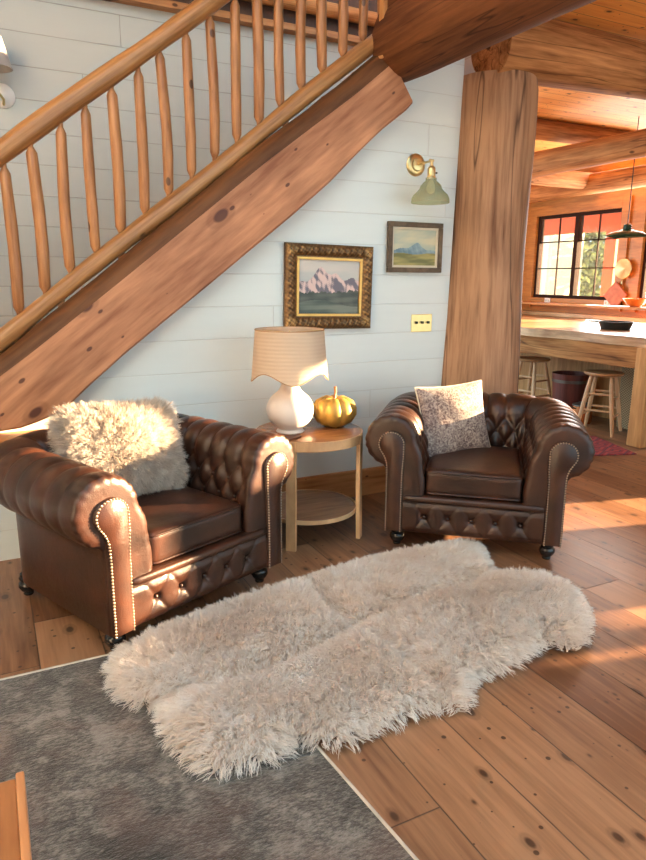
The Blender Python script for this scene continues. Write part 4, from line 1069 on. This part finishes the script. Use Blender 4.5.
mm = MB(); mm.lathe(outer+[(r-0.003, z) for r, z in outer[::-1]], 96, (hx_, AY, 0), rib); mm.f = [f for f in mm.f if len(f) == 4]; mm.build('glass_shade', M['smokeglass'], sc, smooth=True, angle=60)
mm = MB(); mm.lathe([(0.0, -0.19), (0.020, -0.182), (0.028, -0.160), (0.022, -0.135), (0.013, -0.115), (0.012, -0.09)], 16, (hx_, AY, 0)); mm.build('bulb', M['whiteplate'], sc, smooth=True)

us = empty('wall_sconce', (0.205, 0.98, 2.42), 0, 'grey shaded wall lamp with round white backplate high on the far stair wall', 'wall lamp')
mm = MB(); mm.lathe([(0.0, 0.0), (0.066, 0.0), (0.066, 0.012), (0.050, 0.026), (0.0, 0.036)], 28); mm.build('backplate', M['whiteplate'], us, smooth=True, angle=40, rot=(PI/2, 0, 0))
mm = MB(); mm.tube([(0, -0.02, -0.05), (0, -0.06, -0.03), (-0.03, -0.10, 0.0), (-0.045, -0.12, 0.09)], 0.008, 8); mm.build('arm', M['brass'], us, smooth=True)
mm = MB(); mm.lathe([(0.105, 0.115), (0.065, 0.275), (0.062, 0.275), (0.102, 0.115)], 32, (-0.045, -0.12, 0)); mm.f = [f for f in mm.f if len(f) == 4]; mm.build('lamp_shade', M['greyshade'], us, smooth=True, angle=40)

# ------------------------------------------------------------------ coffee table corner, bottom left
ct = empty('coffee_table', (-0.478, -2.8, 0), 0, 'orange-brown wooden table whose corner shows at the lower left', 'table')
MB().box(-0.45, 0.440, -0.50, 0.455, 0.405, 0.442, 0.004).build('tabletop', M['coffee'], ct)
MB().box(0.440, 0.456, -0.50, 0.466, 0.400, 0.445, 0.004).build('edge_strip', M['coffeeedge'], ct)
for lx in (-0.40, 0.38):
    for ly in (-0.45, 0.40): MB().box(lx-0.03, lx+0.03, ly-0.03, ly+0.03, 0.0095, 0.405, 0.004).build('leg', M['coffee'], ct)

# ------------------------------------------------------------------ kitchen
bar = empty('breakfast_bar', (4.8, 0, 0), 0, 'wooden breakfast bar with thick live-edge slab top behind the stools', 'bar counter')
yy = np.linspace(-0.05, 4.6, 60)
front = [(0.02+0.035*math.sin(y*3.1)+0.02*math.sin(y*7.7+1), y) for y in yy]
mm = MB(); mm.prism(front+[(1.25, 4.6), (1.25, -0.05)], 0.845, 0.925, 'z'); mm.build('slab_top', M['barwood'], bar)
MB().box(0.05, 0.17, -0.0, 4.6, 0.66, 0.844, 0.012).build('apron_beam', M['log_y'], bar)
MB().box(0.03, 0.30, 0.02, 0.16, 0.0, 0.844, 0.01).build('end_post', M['barpanel'], bar)
MB().box(0.80, 0.86, 0.0, 4.6, 0.0, 0.844).build('back_panel', M['barpanel'], bar)

def make_stool(loc, rz, label):
    r = empty('bar_stool', loc, rz, label, 'stool', 'round wooden stools at the bar')
    mm = MB(); mm.lathe([(0.0, 0.535), (0.150, 0.535), (0.170, 0.545), (0.174, 0.556), (0.168, 0.566), (0.10, 0.564), (0.0, 0.560)], 40); mm.build('seat', M['stoolseat'], r, smooth=True, angle=35)
    tp_, bt = 0.115, 0.215; sg = [(1, 1), (-1, 1), (-1, -1), (1, -1)]
    def pt(s, z): t = 1-z/0.54; k_ = tp_+(bt-tp_)*t; return Vector((s[0]*k_*0.75, s[1]*k_*0.75, z))
    for s in sg:
        mm = MB(); mm.tube([pt(s, z) for z in (0, 0.1, 0.27, 0.42, 0.54)], [0.015, 0.018, 0.021, 0.019, 0.014], 12); mm.build('leg', M['stool'], r, smooth=True)
    for i in range(4):
        a, b_ = sg[i], sg[(i+1) % 4]
        for z in ((0.17, 0.33) if i % 2 == 0 else (0.22, 0.37)):
            mm = MB(); p, q = pt(a, z), pt(b_, z); mm.tube([p, p.lerp(q, 0.5), q], [0.009, 0.012, 0.009], 10); mm.build('rung', M['stool'], r, smooth=True)
    return r
s1 = make_stool((5.03, 0.63, 0), rad(27), 'round-seat wooden bar stool standing fully in view next to the bar end post')
s2 = copy_tree(s1); s2.location = (5.22, 1.72, 0); s2.rotation_euler.z = rad(8); s2['label'] = 'farther round-seat wooden bar stool, its legs partly hidden behind the right armchair'

# things kept under the bar
bk = empty('wooden_bucket', (5.34, 1.30, 0), 0, 'dark red wooden bucket under the bar, left of the copper pot', 'bucket')
mm = MB(); mm.lathe([(0.0, 0.0), (0.15, 0.0), (0.185, 0.45), (0.172, 0.45), (0.14, 0.03), (0.0, 0.03)], 32); mm.build('body', M['redwood'], bk, smooth=True, angle=40)
for z, rr_ in ((0.10, 0.158), (0.36, 0.178)): mm = MB(); mm.lathe([(rr_, z), (rr_+0.004, z), (rr_+0.006, z+0.03), (rr_+0.001, z+0.03)], 32); mm.f = [f for f in mm.f if len(f) == 4]; mm.build('hoop', M['steel'], bk, smooth=True)
kp = empty('copper_pot', (5.20, 0.985, 0), 0, 'copper pot with dark lid on the floor beside the dark red bucket', 'pot')
mm = MB(); mm.lathe([(0.0, 0.0), (0.085, 0.0), (0.095, 0.02), (0.095, 0.17), (0.10, 0.175), (0.0, 0.175)], 32); mm.build('body', M['copper'], kp, smooth=True, angle=40)
mm = MB(); mm.lathe([(0.101, 0.176), (0.10, 0.186), (0.05, 0.205), (0.014, 0.21), (0.012, 0.225), (0.0, 0.23)], 32); mm.build('lid', M['steel'], kp, smooth=True, angle=40)
mm = MB(); mm.tube([(-0.09, 0.0, 0.15), (-0.15, 0.02, 0.17), (-0.24, 0.05, 0.18)], 0.008, 8); mm.build('handle', M['steel'], kp, smooth=True)
bsk = empty('wicker_basket', (5.33, 0.66, 0), 0, 'tall woven basket with dark handled lid under the bar behind the nearer stool', 'basket')
mm = MB(); mm.box(-0.12, 0.12, -0.19, 0.19, 0, 0.60, 0.02); mm.build('body', M['wicker'], bsk)
mm = MB(); mm.box(-0.135, 0.135, -0.205, 0.205, 0.601, 0.625, 0.006); mm.build('lid', M['steel'], bsk)
mm = MB(); mm.tube([(0, 0.08*math.cos(a), 0.622+0.075*math.sin(a)) for a in np.linspace(0, PI, 12)], 0.009, 8); mm.build('handle', M['pan'], bsk, smooth=True)
bsk.location = (5.45, 0.50, 0)
tr_ = MB(); tr_.lathe([(0.0, 0.0), (0.15, 0.0), (0.20, 0.03), (0.195, 0.034), (0.145, 0.006), (0.0, 0.006)], 32)
tag(tr_.build('metal_tray', M['steel'], smooth=True, angle=40, loc=(5.38, 1.10, 0.66)), 'shallow grey metal tray hung under the bar between bucket and basket', 'tray')

# things on and over the bar
pn = empty('frying_pan', (5.42, 0.88, 0.925), 0, 'black iron pan standing on the bar top at the right edge', 'pan')
mm = MB(); mm.lathe([(0.0, 0.0), (0.13, 0.0), (0.16, 0.075), (0.154, 0.075), (0.125, 0.008), (0.0, 0.008)], 32); mm.build('body', M['pan'], pn, smooth=True, angle=40)
mm = MB(); mm.box(-0.02, 0.02, 0.155, 0.31, 0.055, 0.072, 0.004); mm.build('handle', M['greenlamp'], pn)
pd = empty('pendant_lamp', (6.0, 1.34, 1.83), 0, 'dark green enamel pendant lamp hanging over the bar', 'pendant lamp')
mm = MB(); pr = [(0.205, 0.0), (0.200, 0.012), (0.150, 0.040), (0.085, 0.055), (0.045, 0.070), (0.038, 0.115), (0.020, 0.125)]
mm.lathe(pr+[(r-0.004, z-0.004) for r, z in pr[::-1]], 40); mm.f = [f for f in mm.f if len(f) == 4]; mm.build('shade', M['greenlamp'], pd, smooth=True, angle=45)
mm = MB(); mm.lathe([(0.0, 0.01), (0.03, 0.02), (0.03, 0.05), (0.015, 0.08), (0.0, 0.1)], 16); mm.build('bulb', M['whiteplate'], pd, smooth=True)
mm = MB(); mm.tube([(0, 0, 0.12), (0, 0, ZC-1.83)], 0.005, 6); mm.build('cord', M['pan'], pd)
ks = empty('wall_sconce', (XW-0.03, 2.50, 1.50), 0, 'brass bowl-shaped wall light on the orange post between the kitchen windows', 'wall lamp')
mm = MB(); mm.lathe([(0.0, 0.0), (0.09, 0.01), (0.13, 0.06), (0.125, 0.065), (0.0, 0.03)], 28); o = mm.build('reflector', M['brass'], ks, smooth=True, angle=50, rot=(0, rad(-90), 0)); o.location = (0, 0, 0.03)
mm = MB(); mm.tube([(0, 0, -0.05), (-0.06, 0, -0.12), (-0.06, 0, -0.16)], 0.012, 8); mm.build('arm', M['brass'], ks, smooth=True)
ph_ = MB(); ph_.box(-0.012, 0.012, -0.13, 0.13, -0.13, 0.13, 0.008, Matrix.Rotation(rad(42), 4, 'X'))
tag(ph_.build('pot_holder', M['terracotta'], loc=(XW-0.066, 2.60, 1.19)), 'square terracotta pot holder hung cornerwise below the brass kitchen wall light', 'pot holder')
bw = MB(); bw.lathe([(0.0, 0.0), (0.06, 0.0), (0.10, 0.03), (0.15, 0.10), (0.144, 0.10), (0.09, 0.03), (0.0, 0.012)], 32)
tag(bw.build('orange_bowl', M['orange'], smooth=True, angle=50, loc=(XW-0.22, 2.16, 1.062)), 'bright orange bowl on the window ledge at the right edge', 'bowl')
tag(MB().box(XW-0.38, XW-0.121, -0.1, 4.6, 1.03, 1.06, 0.006).build('ledge_shelf', M['kitchen']), 'long orange wooden ledge under the kitchen windows', 'shelf')
for (yy_, lb) in ((3.80, 'small white wall outlet under the left kitchen window, the one nearer the post'), (2.72, 'small white wall outlet under the right part of the kitchen window')):
    oo = empty('wall_outlet', (XW-0.051, yy_, 1.085), 0, lb, 'outlet', 'white outlets under the kitchen windows')
    MB().box(-0.008, 0, -0.055, 0.055, -0.035, 0.035, 0.003).build('plate', M['whiteplate'], oo)
    for dy in (-0.025, 0.025): MB().box(-0.012, -0.008, dy-0.012, dy+0.012, -0.015, 0.015, 0.002).build('socket_face', M['linen'], oo)
kc = empty('kitchen_counter', (6.95, 0, 0), 0, 'low wooden kitchen counter along the window wall behind the bar', 'counter')
MB().box(-0.18, 0.42, 0.2, 4.6, 0.82, 0.859, 0.005).build('worktop', M['barwood'], kc)
MB().box(-0.14, 0.42, 0.2, 4.6, 0.0, 0.82).build('cabinet_front', M['kitchen'], kc)

# ------------------------------------------------------------------ outdoors, seen through the kitchen windows
struct(MB().box(XW+0.14, 40, -22, 30, -0.5, -0.4).build('ground', M['grass']))
nb_ = empty('neighbouring_cabin', (13.0, 10.3, -0.4), 0, 'pale sided building outside the kitchen window, left pane', 'building')
m_ = MB(); m_.box(-1.0, 0.0, -2.0, 3.6, 0, 3.6); m_.build('wall', M['ext_cream'], nb_)
m_ = MB()
for k_ in range(7): m_.box(-1.03, -1.0, -1.9+0.7*k_, -1.78+0.7*k_, 0.0, 3.4)
m_.build('batten', plain('white_batten', (0.72, 0.70, 0.62), 0.7), nb_)
pv = empty('porch_roof', (XW+0.14, 2.4, 0), 0, 'orange porch roof and post outside the kitchen windows', 'porch')
MB().box(0.0, 1.3, -2.2, 4.2, 2.62, 2.70).build('roof_deck', M['ext_orange'], pv)
MB().box(1.2, 1.34, -2.2, 4.2, 2.14, 2.62).build('fascia', M['ext_orange'], pv)
MB().box(1.2, 1.34, 1.46, 1.66, -0.4, 2.14).build('post', M['ext_orange'], pv)
def tree(x, y, hgt, r, seed, label):
    t_ = empty('tree', (x, y, -0.4), 0, label, 'tree', 'trees outside the kitchen window')
    rr = np.random.default_rng(seed)
    m_ = MB(); m_.tube([(0, 0, 0), (0.05, 0.05, hgt*0.4), (0, 0, hgt*0.8)], [0.14, 0.11, 0.05], 10); m_.build('trunk', M['bark'], t_, smooth=True)
    n = 5200; dirs = rr.normal(0, 1, (n, 3)); dirs /= np.linalg.norm(dirs, axis=1)[:, None]
    rad_ = rr.uniform(0.5, 1.0, n)[:, None]; sh = 1+0.25*np.sin(dirs[:, :1]*6)*np.cos(dirs[:, 1:2]*5)
    C = dirs*rad_*sh*np.array([r, r, hgt*0.42])+np.array([0, 0, hgt*0.56])
    a = rr.normal(0, 1, (n, 3)); a /= np.linalg.norm(a, axis=1)[:, None]; b = np.cross(a, rr.normal(0, 1, (n, 3))); b /= np.linalg.norm(b, axis=1)[:, None]
    s = rr.uniform(0.07, 0.15, (n, 1)); V = np.stack([C-a*s, C-b*s*0.5, C+a*s, C+b*s*0.5], 1).reshape(-1, 3); F = np.arange(n*4).reshape(n, 4)
    raw('crown', V, F, M['leaf'], t_, False)
tree(16.5, 10.9, 4.4, 1.6, 1, 'green tree seen through the right casement of the kitchen window')
tree(19, 17.5, 6.0, 2.0, 2, 'farther green tree beyond the pale building outside the kitchen window')
tree(15.5, 6.2, 4.6, 1.5, 3, 'tree outside seen at the right edge of the kitchen windows')
